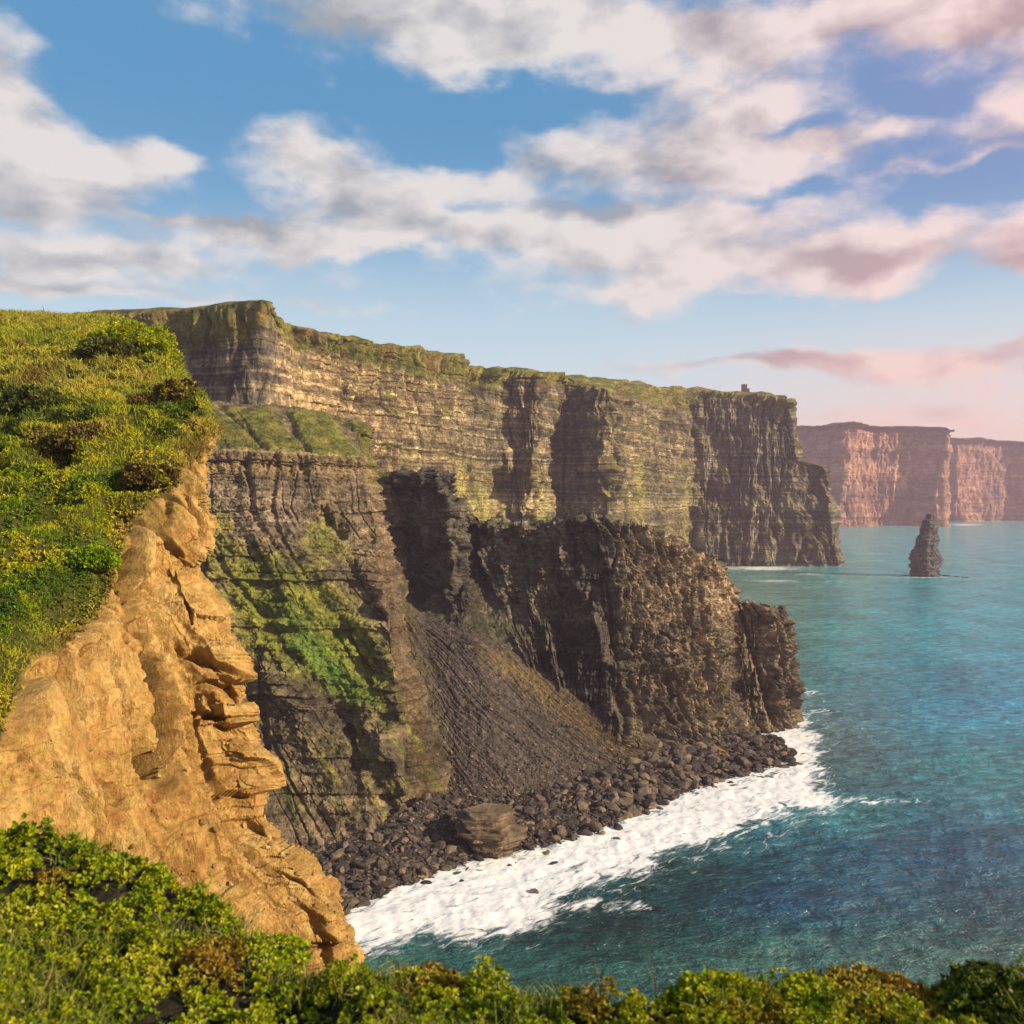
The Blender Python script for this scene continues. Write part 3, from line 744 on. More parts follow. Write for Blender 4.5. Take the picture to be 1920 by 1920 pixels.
# ------------------------------------------------------------------ the near grassy mound with its ochre earth cliff
EDGE_B = [(-400, 1400), (-50, 1420), (0, 1390), (30, 1290), (60, 1235), (110, 1205), (150, 1180), (200, 1110), (225, 1040), (245, 985), (280, 940), (320, 900), (372, 850), (420, 800), (480, 750)]
def build_mound():
    R = [
        [(-350, 640, 330), (-100, 640, 320), (0, 640, 310), (120, 650, 290), (210, 660, 260), (280, 700, 220), (325, 760, 180), (355, 800, 150), (368, 830, 130)],
        [(-350, 594, 250), (-100, 593, 235), (0, 592, 225), (120, 598, 200), (210, 608, 172), (298, 645, 145), (335, 705, 118), (366, 742, 98), (380, 768, 92)],
        [(-350, 680, 130), (-100, 680, 125), (0, 680, 120), (120, 690, 115), (210, 700, 110), (285, 722, 104), (335, 760, 96), (366, 792, 90), (383, 815, 86)],
        [(-350, 820, 85), (-100, 810, 82), (0, 810, 80), (120, 815, 78), (210, 820, 77), (280, 840, 76), (330, 862, 75), (366, 880, 75), (386, 895, 75)],
        [(-350, 1000, 60), (-100, 990, 60), (0, 980, 60), (90, 980, 61), (180, 975, 63), (250, 975, 65), (310, 985, 67), (350, 1000, 68), (376, 1015, 69)],
        [(-350, 1180, 47), (-100, 1170, 47), (0, 1160, 47), (80, 1150, 50), (150, 1140, 54), (220, 1120, 59), (280, 1100, 63), (330, 1080, 65), (360, 1070, 66)],
        [(-350, 1350, 39), (-100, 1340, 39), (0, 1330, 40), (80, 1310, 44), (160, 1290, 50), (240, 1260, 56), (320, 1225, 60), (395, 1200, 62), (458, 1195, 63)],
        [(-350, 1430, 37), (-100, 1420, 37), (0, 1410, 39), (85, 1390, 43), (170, 1365, 49), (250, 1340, 54), (335, 1315, 58), (420, 1295, 60), (478, 1290, 61)],
        [(-350, 1520, 36), (-100, 1510, 36), (0, 1500, 38), (90, 1490, 42), (180, 1470, 47), (265, 1450, 52), (350, 1430, 56), (440, 1410, 58), (500, 1402, 59)],
        [(-350, 1700, 33), (-100, 1700, 34), (30, 1680, 36), (130, 1660, 40), (230, 1630, 45), (330, 1600, 49), (420, 1570, 53), (485, 1550, 55), (530, 1538, 56)],
        [(-350, 2000, 28), (-100, 2000, 29), (60, 1950, 32), (200, 1900, 36), (330, 1850, 41), (440, 1800, 45), (535, 1770, 49), (605, 1735, 51), (652, 1706, 52)],
        [(-350, 2600, 24), (-100, 2600, 25), (60, 2500, 28), (220, 2400, 32), (360, 2300, 37), (480, 2200, 41), (580, 2100, 45), (640, 1980, 48), (690, 1900, 50)]]
    for r in R:
        k_ = R.index(r)
        if k_ >= 3: r[-1] = (r[-1][0]-(8 if k_ < 5 else 30), r[-1][1], r[-1][2]); r[-2] = (r[-2][0]-(4 if k_ < 5 else 20), r[-2][1], r[-2][2])
        u, v, Y = r[-1]; r.append((u-3, v-6, Y+5)); r.append((u-25, v-20, Y+26))
    C = [[P(*p) for p in r] for r in R]
    G, tr, tcc = loft(C, 900, 640)
    N = normals(G)
    if N[500, 300, 2] < 0: N = -N
    if N[700, 300, 0] < 0: N = -N
    x, y, z = G[..., 0], G[..., 1], G[..., 2]
    U, V = proj(G)
    wob = 26*fbm(x/5, y/5, z/5, 3)+16*fbm(x/1.3, y/1.3, z/1.3, 3)
    bd = (pl(EDGE_B, U)-V)                      # above 0: turf
    turf = sstep(-18, 18, bd+wob)
    D = N*np.array([1, 1, .6]); D /= np.linalg.norm(D, axis=2)[..., None]
    # earth: vertical flutes, sandstone slabs low on the seaward side, cracks
    s = y+.35*x
    flute = 2.1*(ridged(s/9, z/30, 2.0, 3)-.3)+.9*ridged(s/2.6+.3*fbm(z/4, s/4, 1, 2), z/9, 5.0, 3)+.7*fbm(x/2.5, y/2.5, z/2.5, 4)+.42*fbm(x/.8, y/.8, z/.9, 4)-1.0*sstep(.75, .97, 1-2.2*np.abs(perlin(s/2.2+.15*fbm(s, z, 1.0, 2), z/7, 3.0)))*sstep(0, .4, perlin(s/4, z/5, 9.0)+.2)-1.6*sstep(.8, .98, 1-2.2*np.abs(perlin(s/5+.2*fbm(s/2, z/2, 1.0, 3), z/14, 8.0)))+.35*(blocks(s+.5*fbm(x, y, z, 3), z+.6*fbm(x/2, y/2, z/2, 3), 1.3, 1.6, 14)-.5)
    slab = sstep(330, 430, U)*sstep(1130, 1200, V)
    sw, zw = s+.5*fbm(x/1.5, y/1.5, z/1.5, 3), z+.35*fbm(x/3, y/3, 3.0, 3)+.12*s
    sl = 2.2*(blocks(sw, zw, 2.9, 3.2, 5)-.5)+.7*(blocks(sw, zw+.1*s, 1.1, 1.5, 8)-.5)+.3*(blocks(sw, zw, .4, .7, 3)-.5)
    d_e = flute*(1-.5*slab)+sl*slab
    for (p0, p1, wd, dep) in (((236, 1236), (248, 1330), 13, 5.5), ((248, 1310), (262, 1400), 9, 4.5), ((262, 1380), (282, 1468), 14, 5.5), ((232, 1030), (204, 1150), 8, 3.2), ((325, 1090), (352, 1180), 9, 1.3), ((345, 1340), (420, 1352), 7, 1.2), ((120, 1245), (122, 1300), 4, .6)):
        p0, p1 = np.array(p0, float), np.array(p1, float); e = p1-p0
        t = np.clip(((U-p0[0])*e[0]+(V-p0[1])*e[1])/(e@e), 0, 1)
        dd = np.hypot(U-p0[0]-e[0]*t, V-p0[1]-e[1]*t)
        w = wd*(.25+np.sin(np.pi*np.clip(t, .04, .96)))*(1+1.1*fbm(x/1.2, y/1.2, z/1.8, 3))
        d_e = d_e-dep*sstep(w, w*.45, dd)
        if dep > 3: d_e = d_e+1.9*np.exp(-((dd-wd*2.1)/(wd*1.1))**2)*sstep(-2, 8, U-p0[0]-e[0]*t)
    d_e = np.where(d_e > 1.6, 1.6+(d_e-1.6)*.35, d_e)
    # turf: hummocks and hollows
    hum = (2.0*fbm(x/11, y/11, 1.0, 3)+2.2*(.6-np.abs(fbm(x/5.5, y/5.5, 4.0, 2))*2.4)+.7*fbm(x/2.2, y/2.2, 2.0, 3))
    sc = np.clip(y/75, .7, 1.8)
    d_t = hum*sc*.75
    for (cu, cv, r, a) in ((255, 755, 30, -2.2), (120, 850, 60, -1.2), (10, 800, 40, -1.3), (250, 625, 45, 1.2), (330, 745, 30, .5)):
        d_t = d_t+a*np.exp(-(((U-cu)/r)**2+((V-cv)/(r*.7))**2))
    keep = sstep(1.0, .2, np.abs(tr-1.0))[:, None]*.65
    d = (d_e*(1-turf)+d_t*turf)*(1-keep)+.5*turf*sstep(.9, 0, np.abs(bd)/60)
    fade = sstep(9.9, 8.9, tcc)[None]
    G2 = G+D*(d*(.35+.65*fade))[..., None]
    x, y, z = G2[..., 0], G2[..., 1], G2[..., 2]; U, V = proj(G2)
    k = .8*fbm(x/4, y/4, z/6, 4)+.6*fbm(x/.9, y/.9, z/.9, 4)+.25*(hsh(beds(z+.1*x, 1.1, 1)[0], 3)-.5)*slab
    earth = ramp(k, [(-.9, (.20, .10, .028)), (-.35, (.38, .205, .052)), (.05, (.52, .315, .088)), (.5, (.62, .42, .145)), (1, (.57, .42, .22))])
    roots = sstep(.05, .5, fbm(s/1.5, z/5, 2.0, 4)+.25*sstep(120, 0, V-pl(EDGE_B, U)))*sstep(1230, 1050, V)
    earth = lerp(earth, (.20, .14, .035), roots*.75)
    soil = ramp(fbm(x/6, y/6, 3.0, 4), [(-.6, (.035, .045, .008)), (0, (.07, .08, .012)), (.6, (.12, .10, .02))])
    T2 = sstep(-18, 18, pl(EDGE_B, U)-V+wob)
    col = lerp(earth, soil, T2)
    o = mesh_from('grassy_hill', G2, grid_faces(*z.shape), mat=M_earth, col=col)
    tag(o, 'green turfed hill breaking off in a bare ochre earth cliff', kind='structure')
    return G2, D, T2
GM, DM, TM = build_mound()

def ico(sub):
    bpy.ops.mesh.primitive_ico_sphere_add(subdivisions=sub, radius=1)
    o = bpy.context.object; me = o.data
    V = np.zeros(len(me.vertices)*3); me.vertices.foreach_get('co', V)
    Fc = np.zeros(len(me.polygons)*3, int); me.polygons.foreach_get('vertices', Fc)
    bpy.data.objects.remove(o); bpy.data.meshes.remove(me)
    V = V.reshape(-1, 3); return V/np.linalg.norm(V, axis=1)[:, None], Fc.reshape(-1, 3)
ICO1 = ico(1)
# ------------------------------------------------------------------ vegetation
def earth_stones():
    rs = np.random.RandomState(9)
    U, V = proj(GM)
    w = cell_area(GM)*(TM < .2)*(U > 0)*(U < 690)*(V > 1100)*(.08+sstep(1250, 1650, V)*sstep(200, 330, U))
    n = 2600
    c0 = np.searchsorted(np.cumsum((w[:-1, :-1]/w[:-1, :-1].sum()).ravel()), rs.rand(n)); nc = GM.shape[1]-1
    p = GM[np.minimum(c0//nc, GM.shape[0]-2), c0 % nc]
    I, Fi = ICO1
    sz = .04+.24*rs.rand(n)**4
    R = np.linalg.qr(rs.normal(size=(n, 3, 3)))[0]*np.array([1, .8, .55])
    vv = I[None]*(1+.35*rs.normal(size=(n, len(I), 1)).clip(-1, 1)*.6)
    Vs = np.einsum('mvk,mjk->mvj', vv*sz[:, None, None], R)+p[:, None]
    C = np.repeat(ramp(rs.rand(n), [(0, (.25, .14, .05)), (.6, (.46, .28, .09)), (1, (.52, .36, .16))]), len(I), 0)
    o = mesh_from('loose_stones', Vs, None, (Fi[None]+(np.arange(n)*len(I))[:, None, None]).reshape(-1, 3), mat=M_stone, col=C)
    tag(o, 'loose ochre stones caught on the bare earth cliff', 'stones', kind='stuff')
def quats_dir(n, up, spread, rs):
    """random directions around the given ones"""
    r = rs.normal(size=up.shape)*spread
    d = up+r; return d/np.linalg.norm(d, axis=1)[:, None]
def pick(G, weight, n, rs):
    """random points on a grid surface, by weight per cell"""
    w = weight[:-1, :-1].ravel(); w = w/w.sum()
    c = np.searchsorted(np.cumsum(w), rs.rand(n)); c = np.minimum(c, len(w)-1)
    nc = G.shape[1]-1; i, j = c//nc, c % nc
    a, b = rs.rand(n)[:, None], rs.rand(n)[:, None]
    p = (G[i, j]*(1-a)+G[i+1, j]*a)*(1-b)+(G[i, j+1]*(1-a)+G[i+1, j+1]*a)*b
    return p, i, j
def cell_area(G):
    e1 = np.gradient(G, axis=0); e2 = np.gradient(G, axis=1)
    return np.linalg.norm(np.cross(e1, e2), axis=2)
def blades(p, up, L, w, col, nper, rs, lean=.5):
    n = len(p)*nper
    p = np.repeat(p, nper, 0); up = np.repeat(up, nper, 0); L = np.repeat(L, nper)*(.6+.7*rs.rand(n)); col = np.repeat(col, nper, 0)*(.75+.5*rs.rand(n))[:, None]
    w = np.repeat(w, nper)
    d = quats_dir(n, up, lean, rs)
    side = np.cross(d, rs.normal(size=(n, 3))); side /= np.linalg.norm(side, axis=1)[:, None]+1e-6
    base = p+rs.normal(size=(n, 3))*(L*.3)[:, None]*np.array([1, 1, .2])-up*(L*.1)[:, None]
    bend = rs.normal(size=(n, 3))*np.array([1, 1, .2])*.25; bend[:, 2] -= .12
    m = base+d*(L*.55)[:, None]; tip = base+(d+bend)*L[:, None]
    s = side*(w*.5)[:, None]
    V = np.stack([base-s, base+s, m+s*.8, tip, m-s*.8], 1).reshape(-1, 3)
    i = np.arange(n)[:, None]*5
    return V, i+np.array([[0, 1, 2, 4]]), i+np.array([[4, 2, 3]]), np.repeat(col, 5, 0)
def rosettes(p, up, R, col, nper, rs, spread=.9, wide=.55):
    """sprigs of cupped leaves fanning from a stem tip"""
    n = len(p)*nper
    p = np.repeat(p, nper, 0); up = np.repeat(up, nper, 0); R = np.repeat(R, nper)*(.6+.6*rs.rand(n)); col = np.repeat(col, nper, 0)*(.65+.7*rs.rand(n))[:, None]
    d = quats_dir(n, up*.8, spread*.6, rs)
    nn = np.cross(d, rs.normal(size=(n, 3))); nn /= np.linalg.norm(nn, axis=1)[:, None]+1e-6
    nn = nn*.5+up; nn -= d*(nn*d).sum(1)[:, None]; nn /= np.linalg.norm(nn, axis=1)[:, None]+1e-6
    side = np.cross(d, nn)
    b = p+d*(R*.15)[:, None]+rs.normal(size=(n, 3))*(R*.25)[:, None]
    tip = b+d*R[:, None]-nn*(R*.25)[:, None]
    w = (R*wide*.5)[:, None]
    q1 = b+d*(R*.38)[:, None]; q2 = b+d*(R*.78)[:, None]-nn*(R*.10)[:, None]
    V = np.stack([b, q1+side*w+nn*w*.4, q2+side*w*.8+nn*w*.3, tip, q2-side*w*.8+nn*w*.3, q1-side*w+nn*w*.4], 1).reshape(-1, 3)
    i = np.arange(n)[:, None]*6
    Ft = np.concatenate([i+np.array([[0, 1, 2]]), i+np.array([[0, 2, 3]]), i+np.array([[0, 3, 4]]), i+np.array([[0, 4, 5]])], 0)
    return V, Ft, np.repeat(col, 6, 0)

earth_stones()
LUSH = [(-1, (.035, .060, .010)), (-.45, (.07, .125, .012)), (-.1, (.15, .21, .016)), (.2, (.27, .29, .022)), (.6, (.42, .36, .04)), (1, (.44, .30, .08))]
def hill_vegetation():
    rs = np.random.RandomState(3)
    G, T = GM, TM
    U, V = proj(G)
    A = cell_area(G)
    vis = (U > -120)*(U < 500)*(V < 1560)
    # even cover in the picture: weight area by nearness
    w = A*(sstep(.05, .5, T))*vis/np.maximum(G[..., 1], 30)**1.45
    n = 60000
    p, i, j = pick(G, w, n, rs)
    x, y, z = p.T
    up = np.tile(np.array([0, 0, 1.0]), (n, 1))+.5*DM[i, j]; up /= np.linalg.norm(up, axis=1)[:, None]
    k = 1.1*fbm(x/6, y/9, 2.0, 3)+.9*fbm(x/2.0, y/3, 7.0, 3)+.12
    col = ramp(k*1.3, LUSH)
    u, v = proj(p)
    dry = np.clip(np.exp(-((v-700)/45)**2)*np.exp(-((u-130)/150)**2)+.5*sstep(640, 590, v), 0, 1)+.7*sstep(110, 10, pl(EDGE_B, u)-v)
    col = lerp(col, (.42, .32, .08), np.clip(dry, 0, .8)*rs.rand(n)**.5)
    brown = sstep(.15, .5, fbm(x/5, y/7, 12.0, 3)+.25*sstep(90, 0, pl(EDGE_B, u)-v))
    col = lerp(col, (.14, .075, .022), brown*.75)
    sc = np.clip(y/60, .6, 3.0)
    isleaf = (fbm(x/6, y/8, 21.0, 3)+.35*sstep(750, 950, v)) > .22
    g = ~isleaf
    Vb, Fq, Ft, cb = blades(p[g], up[g], .42*sc[g]*(.7+.6*rs.rand(g.sum()))*(1+1.1*fbm(x[g]/2.5, y[g]/3.5, 44.0, 3)), .05*sc[g], col[g], 6, rs, .45)
    o = mesh_from('hillside_grass', Vb, Fq, Ft, mat=M_grass, col=cb)
    tag(o, 'rough green and straw-coloured grass over the hill above the ochre cliff', 'grass', kind='stuff')
    l = isleaf
    Vl, Fl, c2 = rosettes(p[l]+up[l]*.08*sc[l][:, None], up[l], .20*sc[l]*(.6+.7*rs.rand(l.sum())), col[l]*1.05, 9, rs)
    o = mesh_from('hillside_ground_cover', Vl, None, Fl, mat=M_leaf, col=c2)
    tag(o, 'low leafy ground cover among the grass down to the bare earth edge', 'ground cover', kind='stuff')
hill_vegetation()

def surf_at(G, u, v):
    """point of a surface that shows at a photo position"""
    U, V = proj(G); k = np.argmin((U-u)**2+(V-v)**2+ (G[..., 1] > 240)*1e6)
    return G[k//G.shape[1], k % G.shape[1]]
def bush(u, v, rx, rz, cols, label, seed, leaf=.30, n=2600, cat='shrub', group=None):
    rs = np.random.RandomState(seed)
    b = surf_at(GM, u, v)
    o = bpy.data.objects.new('shrub', None); scene.collection.objects.link(o); o.location = b
    tag(o, label, cat, group)
    # crown: leaf sprigs in a lumpy dome, denser at the surface
    d = rs.normal(size=(n, 3)); d[:, 2] = np.abs(d[:, 2])*.9; d /= np.linalg.norm(d, axis=1)[:, None]
    lump = 1+.55*fbm(d[:, 0]*2.2, d[:, 1]*2.2, d[:, 2]*2.2+seed, 3)
    r = (rs.rand(n)**.3)*lump
    p = d*r[:, None]*np.array([rx, rx*.9, rz])
    k = fbm(d[:, 0]*2.5+seed, d[:, 1]*2.5, d[:, 2]*2.5, 3)+.2*rs.normal(size=n)
    V, Ft, c = rosettes(p, d, np.full(n, leaf)*(.7+.6*rs.rand(n)), ramp(k, cols), 7, rs)
    mesh_from('foliage', V, None, Ft, mat=M_leaf, col=c, parent=o)
    vs, fs = [], []
    for q in range(9):                                    # woody stems
        a = rs.rand()*6.28; e = np.array([math.cos(a)*rx*.6, math.sin(a)*rx*.5, rz*.75]); s0 = e*.05-np.array([0, 0, .3])
        for h, (c0, rr) in enumerate(((s0, .07), (e*.5+rs.normal(size=3)*.1, .045), (e, .015))):
            for t in range(5):
                th = t*1.2566; vs.append(c0+np.array([math.cos(th)*rr, math.sin(th)*rr, 0]))
            if h:
                b0 = len(vs)-10
                for t in range(5): fs.append((b0+t, b0+(t+1) % 5, b0+5+(t+1) % 5, b0+5+t))
    vs = np.array(vs)
    mesh_from('stem', vs, np.array(fs), mat=M_stone, col=np.tile(np.array([.10, .07, .04]), (len(vs), 1)), parent=o)
GRN = [(-.6, (.06, .10, .010)), (0, (.15, .25, .018)), (.5, (.32, .38, .03))]
BRN = [(-.6, (.05, .035, .015)), (-.1, (.13, .08, .025)), (.15, (.20, .17, .03)), (.5, (.28, .28, .03))]
bush(245, 668, 6.2, 3.9, [(-.6, (.10, .14, .012)), (0, (.27, .33, .02)), (.5, (.48, .46, .04))], 'rounded bright green shrub on the hill skyline', 1, .30, 8000)
bush(205, 668, 3.4, 1.9, [(-.6, (.04, .05, .012)), (0, (.09, .10, .02)), (.5, (.14, .13, .03))], 'small olive shrub just below the rounded green shrub on the hill', 2, .42, 1600)
bush(335, 760, 2.5, 2.4, BRN, 'dark brown shrub hanging at the seaward edge of the hill', 3, .32, 2600)
bush(268, 772, 2.1, 1.6, BRN, 'small dark shrub in the hollow left of the shrub at the hill edge', 4, .30, 1500)
bush(150, 845, 3.2, 1.7, BRN, 'low dark brown shrub in the middle of the green hillside', 5, .32, 2200)
bush(55, 770, 3.0, 2.0, [(-.6, (.03, .04, .01)), (0, (.07, .09, .02)), (.5, (.13, .13, .03))], 'broad olive shrub on the left part of the hillside', 6, .34, 2200)
bush(280, 905, 2.0, 1.5, BRN, 'brown shrub at the turf edge above the ochre earth', 7, .28, 1500)
bush(170, 1060, 1.5, 1.0, GRN, 'pale green leafy shrub low on the hillside near the earth face', 8, .22, 1500)

# ------------------------------------------------------------------ foreground brow
RIM = [(-2200, 1400, 6.8), (-1200, 1420, 6.7), (-600, 1440, 6.6), (-200, 1490, 6.3), (0, 1538, 6.0), (120, 1558, 5.9), (220, 1590, 5.8), (300, 1628, 5.6), (380, 1668, 5.4), (440, 1690, 5.2), (500, 1715, 5.0), (560, 1748, 4.8), (620, 1775, 4.6), (680, 1788, 4.5), (780, 1800, 4.4), (860, 1815, 4.3), (950, 1832, 4.2), (1100, 1850, 4.1),
       (1230, 1848, 4.1), (1330, 1830, 4.2), (1450, 1832, 4.2), (1560, 1828, 4.3), (1680, 1838, 4.2), (1780, 1862, 4.2), (1870, 1850, 4.2), (1980, 1845, 4.2), (2300, 1840, 4.3), (2900, 1830, 4.3), (3900, 1830, 4.5), (5200, 1830, 4.7)]
def build_brow():
    C = [[] for _ in range(8)]
    for (u, v, Y) in RIM:
        r = P(u, v+pl([(-600, 30), (300, 34), (400, 50), (560, 96), (700, 52), (1300, 42), (1650, 34), (1850, 8), (2900, 8)], u), Y)
        X = r[0]
        C[0].append(np.array([X*1.0, -6.0, CH-1.75])); C[1].append(np.array([X*.9, 0.5, CH-1.8]))
        C[2].append(np.array([X*.95, Y*.62, (CH-1.86)*.6+r[2]*.4-.02])); C[3].append(np.array([X*.98, Y*.84, r[2]*.8+(CH-1.86)*.2+.0])); C[4].append(r)
        C[5].append(r+np.array([X*.04, .5, -.5])); C[6].append(r+np.array([X*.2, 2.2, -3.0])); C[7].append(r+np.array([X*.8, 12.0, -16.0]))
    G, tr, tcc = loft(C, 420, 1100)
    x, y, z = G[..., 0], G[..., 1], G[..., 2]
    near = sstep(4.3, 4.0, tr)[:, None]
    h = .10*fbm(x/.9, y/.9, 1.0, 3)+.07*fbm(x/.35, y/.35, 5.0, 3)
    G[..., 2] += h*(.3+.7*near)
    k = fbm(x/.3, y/.3, 3.0, 4)
    col = ramp(k, [(-.6, (.012, .012, .006)), (.6, (.04, .032, .014))])
    o = mesh_from('foreground_ground', G, grid_faces(*x.shape), mat=M_talus, col=col)
    tag(o, 'dark soil of the near brow under the low leafy plants', kind='structure')
    return G, tr
GF, TRF = build_brow()
def foreground_veg():
    rs = np.random.RandomState(11)
    A = cell_area(GF)
    U, V = proj(GF)
    y = GF[..., 1]
    vis = (y > -1.0)*(np.abs(GF[..., 0]) < 9.5)*(np.broadcast_to(TRF[:, None], y.shape) < 5.7)
    w = A*vis/np.maximum(y, 2.0)**1.2*np.where((U > -100)*(U < 2050)*(y > 2.2), 1.0, .28)
    n = 150000
    p, i, j = pick(GF, w, n, rs)
    x, y, z = p.T
    hole = fbm(x/.24, y/.24, 2.0, 3)                      # sprigs stand in tufts with dark gaps between
    keep = hole+.26*rs.rand(n) > .06
    p = p[keep]; x, y, z = p.T; n = len(p); hole = hole[keep]
    lift = .01+.26*np.clip(hole+.15, 0, 1)*rs.rand(n)**.7
    p[:, 2] += lift
    u, v = proj(p)
    up = np.tile(np.array([.15, -.25, 1.0]), (n, 1)); up /= np.linalg.norm(up, axis=1)[:, None]
    k = .9*fbm(x/.8, y/.8, 4.0, 3)+.6*fbm(x/.2, y/.2, 9.0, 2)+.25*rs.normal(size=n)+.15
    col = ramp(k, [(-1, (.045, .07, .010)), (-.5, (.10, .16, .014)), (-.1, (.22, .26, .018)), (.3, (.38, .36, .028)), (.8, (.52, .44, .06)), (1.2, (.48, .28, .08))])
    col = col*np.array([.74, .84, .8])
    brown = np.maximum(sstep(.25, .6, fbm(x/.6, y/.6, 15.0, 3)), .9*np.exp(-((u-1640)/110)**2)*sstep(1875, 1850, v))
    col = lerp(col, (.24, .10, .03), brown*.7)
    Vl, Fl, c = rosettes(p, up, (.012+.013*rs.rand(n))*(y/4.3), col, 8, rs, 1.1, .85)
    o = mesh_from('leafy_heath', Vl, None, Fl, mat=M_leaf, col=c)
    tag(o, 'dense low leafy plants, lime green with brown gaps, along the near edge', 'ground cover', kind='stuff')
    # soft grass blades between the sprigs
    m = 24000
    p2, i, j = pick(GF, w*(fbm(GF[..., 0]/.7, GF[..., 1]/.7, 31.0, 2) > .02), m, rs)
    up2 = np.tile(np.array([.1, 0, 1.0]), (m, 1))
    c2 = ramp(rs.rand(m), [(0, (.07, .11, .015)), (.6, (.16, .19, .03)), (1, (.30, .24, .08))])
    Vb, Fq, Ft, cb = blades(p2, up2, .10+.06*rs.rand(m), np.full(m, .006), c2, 5, rs, .4)
    o = mesh_from('foreground_grass', Vb, Fq, Ft, mat=M_grass, col=cb)
    tag(o, 'thin grass growing between the near leafy plants', 'grass', kind='stuff')
foreground_veg()
def near_shrub(u, v, Y, rx, rz, cols, label, seed, n=1700):
    rs = np.random.RandomState(seed)
    b = P(u, v, Y); k_ = np.argmin(((GF[..., :2]-b[:2])**2).sum(-1)); b[2] = GF[k_//GF.shape[1], k_ % GF.shape[1], 2]
    rx *= 1.15
    o = bpy.data.objects.new('low_shrub', None); scene.collection.objects.link(o); o.location = b
    tag(o, label, 'shrub', 'low shrubs along the near edge')
    d = rs.normal(size=(n, 3)); d[:, 2] = np.abs(d[:, 2]); d /= np.linalg.norm(d, axis=1)[:, None]
    lump = 1+.5*fbm(d[:, 0]*2.2, d[:, 1]*2.2, d[:, 2]*2.2+seed, 3)
    p = d*((rs.rand(n)**.4)*lump)[:, None]*np.array([rx, rx, rz])
    k = .6*fbm(d[:, 0]*3+seed, d[:, 1]*3, d[:, 2]*3, 2)+.3*rs.normal(size=n)
    V, Ft, c = rosettes(p, d, .014+.013*rs.rand(n), ramp(k, cols), 7, rs, 1.1, .85)
    mesh_from('foliage', V, None, Ft, mat=M_leaf, col=c, parent=o)
    vs, fs = [], []
    for q in range(12):
        a = rs.rand()*6.28; e = np.array([math.cos(a)*rx*.7, math.sin(a)*rx*.7, rz*.7]); s0 = -np.array([0, 0, .12])
        for h, (c0, rr) in enumerate(((s0, .006), (e*.5, .004), (e, .0015))):
            for t in range(5):
                th = t*1.2566; vs.append(c0+np.array([math.cos(th)*rr, math.sin(th)*rr, 0]))
            if h:
                b0 = len(vs)-10
                for t in range(5): fs.append((b0+t, b0+(t+1) % 5, b0+5+(t+1) % 5, b0+5+t))
    vs = np.array(vs)
    mesh_from('stem', vs, np.array(fs), mat=M_stone, col=np.tile(np.array([.09, .05, .03]), (len(vs), 1)), parent=o)
YG = [(-.6, (.10, .15, .015)), (0, (.27, .33, .025)), (.5, (.48, .46, .05))]
RB = [(-.6, (.07, .04, .012)), (-.1, (.24, .14, .03)), (.2, (.38, .28, .05)), (.5, (.30, .30, .04))]
near_shrub(1345, 1850, 4.1, .15, .065, YG, 'bright yellow-green low shrub rising above the near edge under the dark blue water', 51)
near_shrub(1530, 1840, 4.15, .17, .06, YG, 'lime green low shrub right of the middle of the near edge', 52)
near_shrub(1890, 1870, 4.1, 0.24, .10, [(-.6, (.02, .03, .008)), (0, (.06, .09, .012)), (.5, (.16, .18, .02))], 'dark green low shrub in the bottom right corner', 53, 2600)
near_shrub(1650, 1855, 4.15, .26, .04, RB, 'rust brown low shrub on the near edge left of the dark corner shrub', 54, 2000)
near_shrub(790, 1812, 4.35, .17, .045, RB, 'rusty brown low shrub on the near edge under the surf', 55, 1400)
near_shrub(500, 1735, 4.9, .20, .05, YG, 'light green low shrub on the near edge below the ochre earth', 56, 1600)
def dry_stem(u, v, Y, h, lean, label):
    b = P(u, v, Y); k_ = np.argmin(((GF[..., :2]-b[:2])**2).sum(-1)); b[2] = GF[k_//GF.shape[1], k_ % GF.shape[1], 2]
    vs, fs = [], []
    for k in range(7):
        f = k/6; c = np.array([lean*f*f+.01*math.sin(f*5), 0, h*f]); r = .006*(1-f*.8)
        for t in range(6):
            th = t*1.0472; vs.append(c+np.array([math.cos(th)*r, math.sin(th)*r, 0]))
    for k in range(6):
        for t in range(6): fs.append((k*6+t, k*6+(t+1) % 6, k*6+6+(t+1) % 6, k*6+6+t))
    vs = np.array(vs)
    o = mesh_from('dry_stem', vs, np.array(fs), mat=M_stone, col=np.tile(np.array([.22, .16, .10]), (len(vs), 1)))
    o.location = b
    tag(o, label, 'plant stem')
dry_stem(1228, 1862, 4.1, .30, -.05, 'tall dry plant stem leaning left above the near edge')
dry_stem(1122, 1862, 4.1, .22, -.01, 'short thin dry stem left of the tall leaning one')

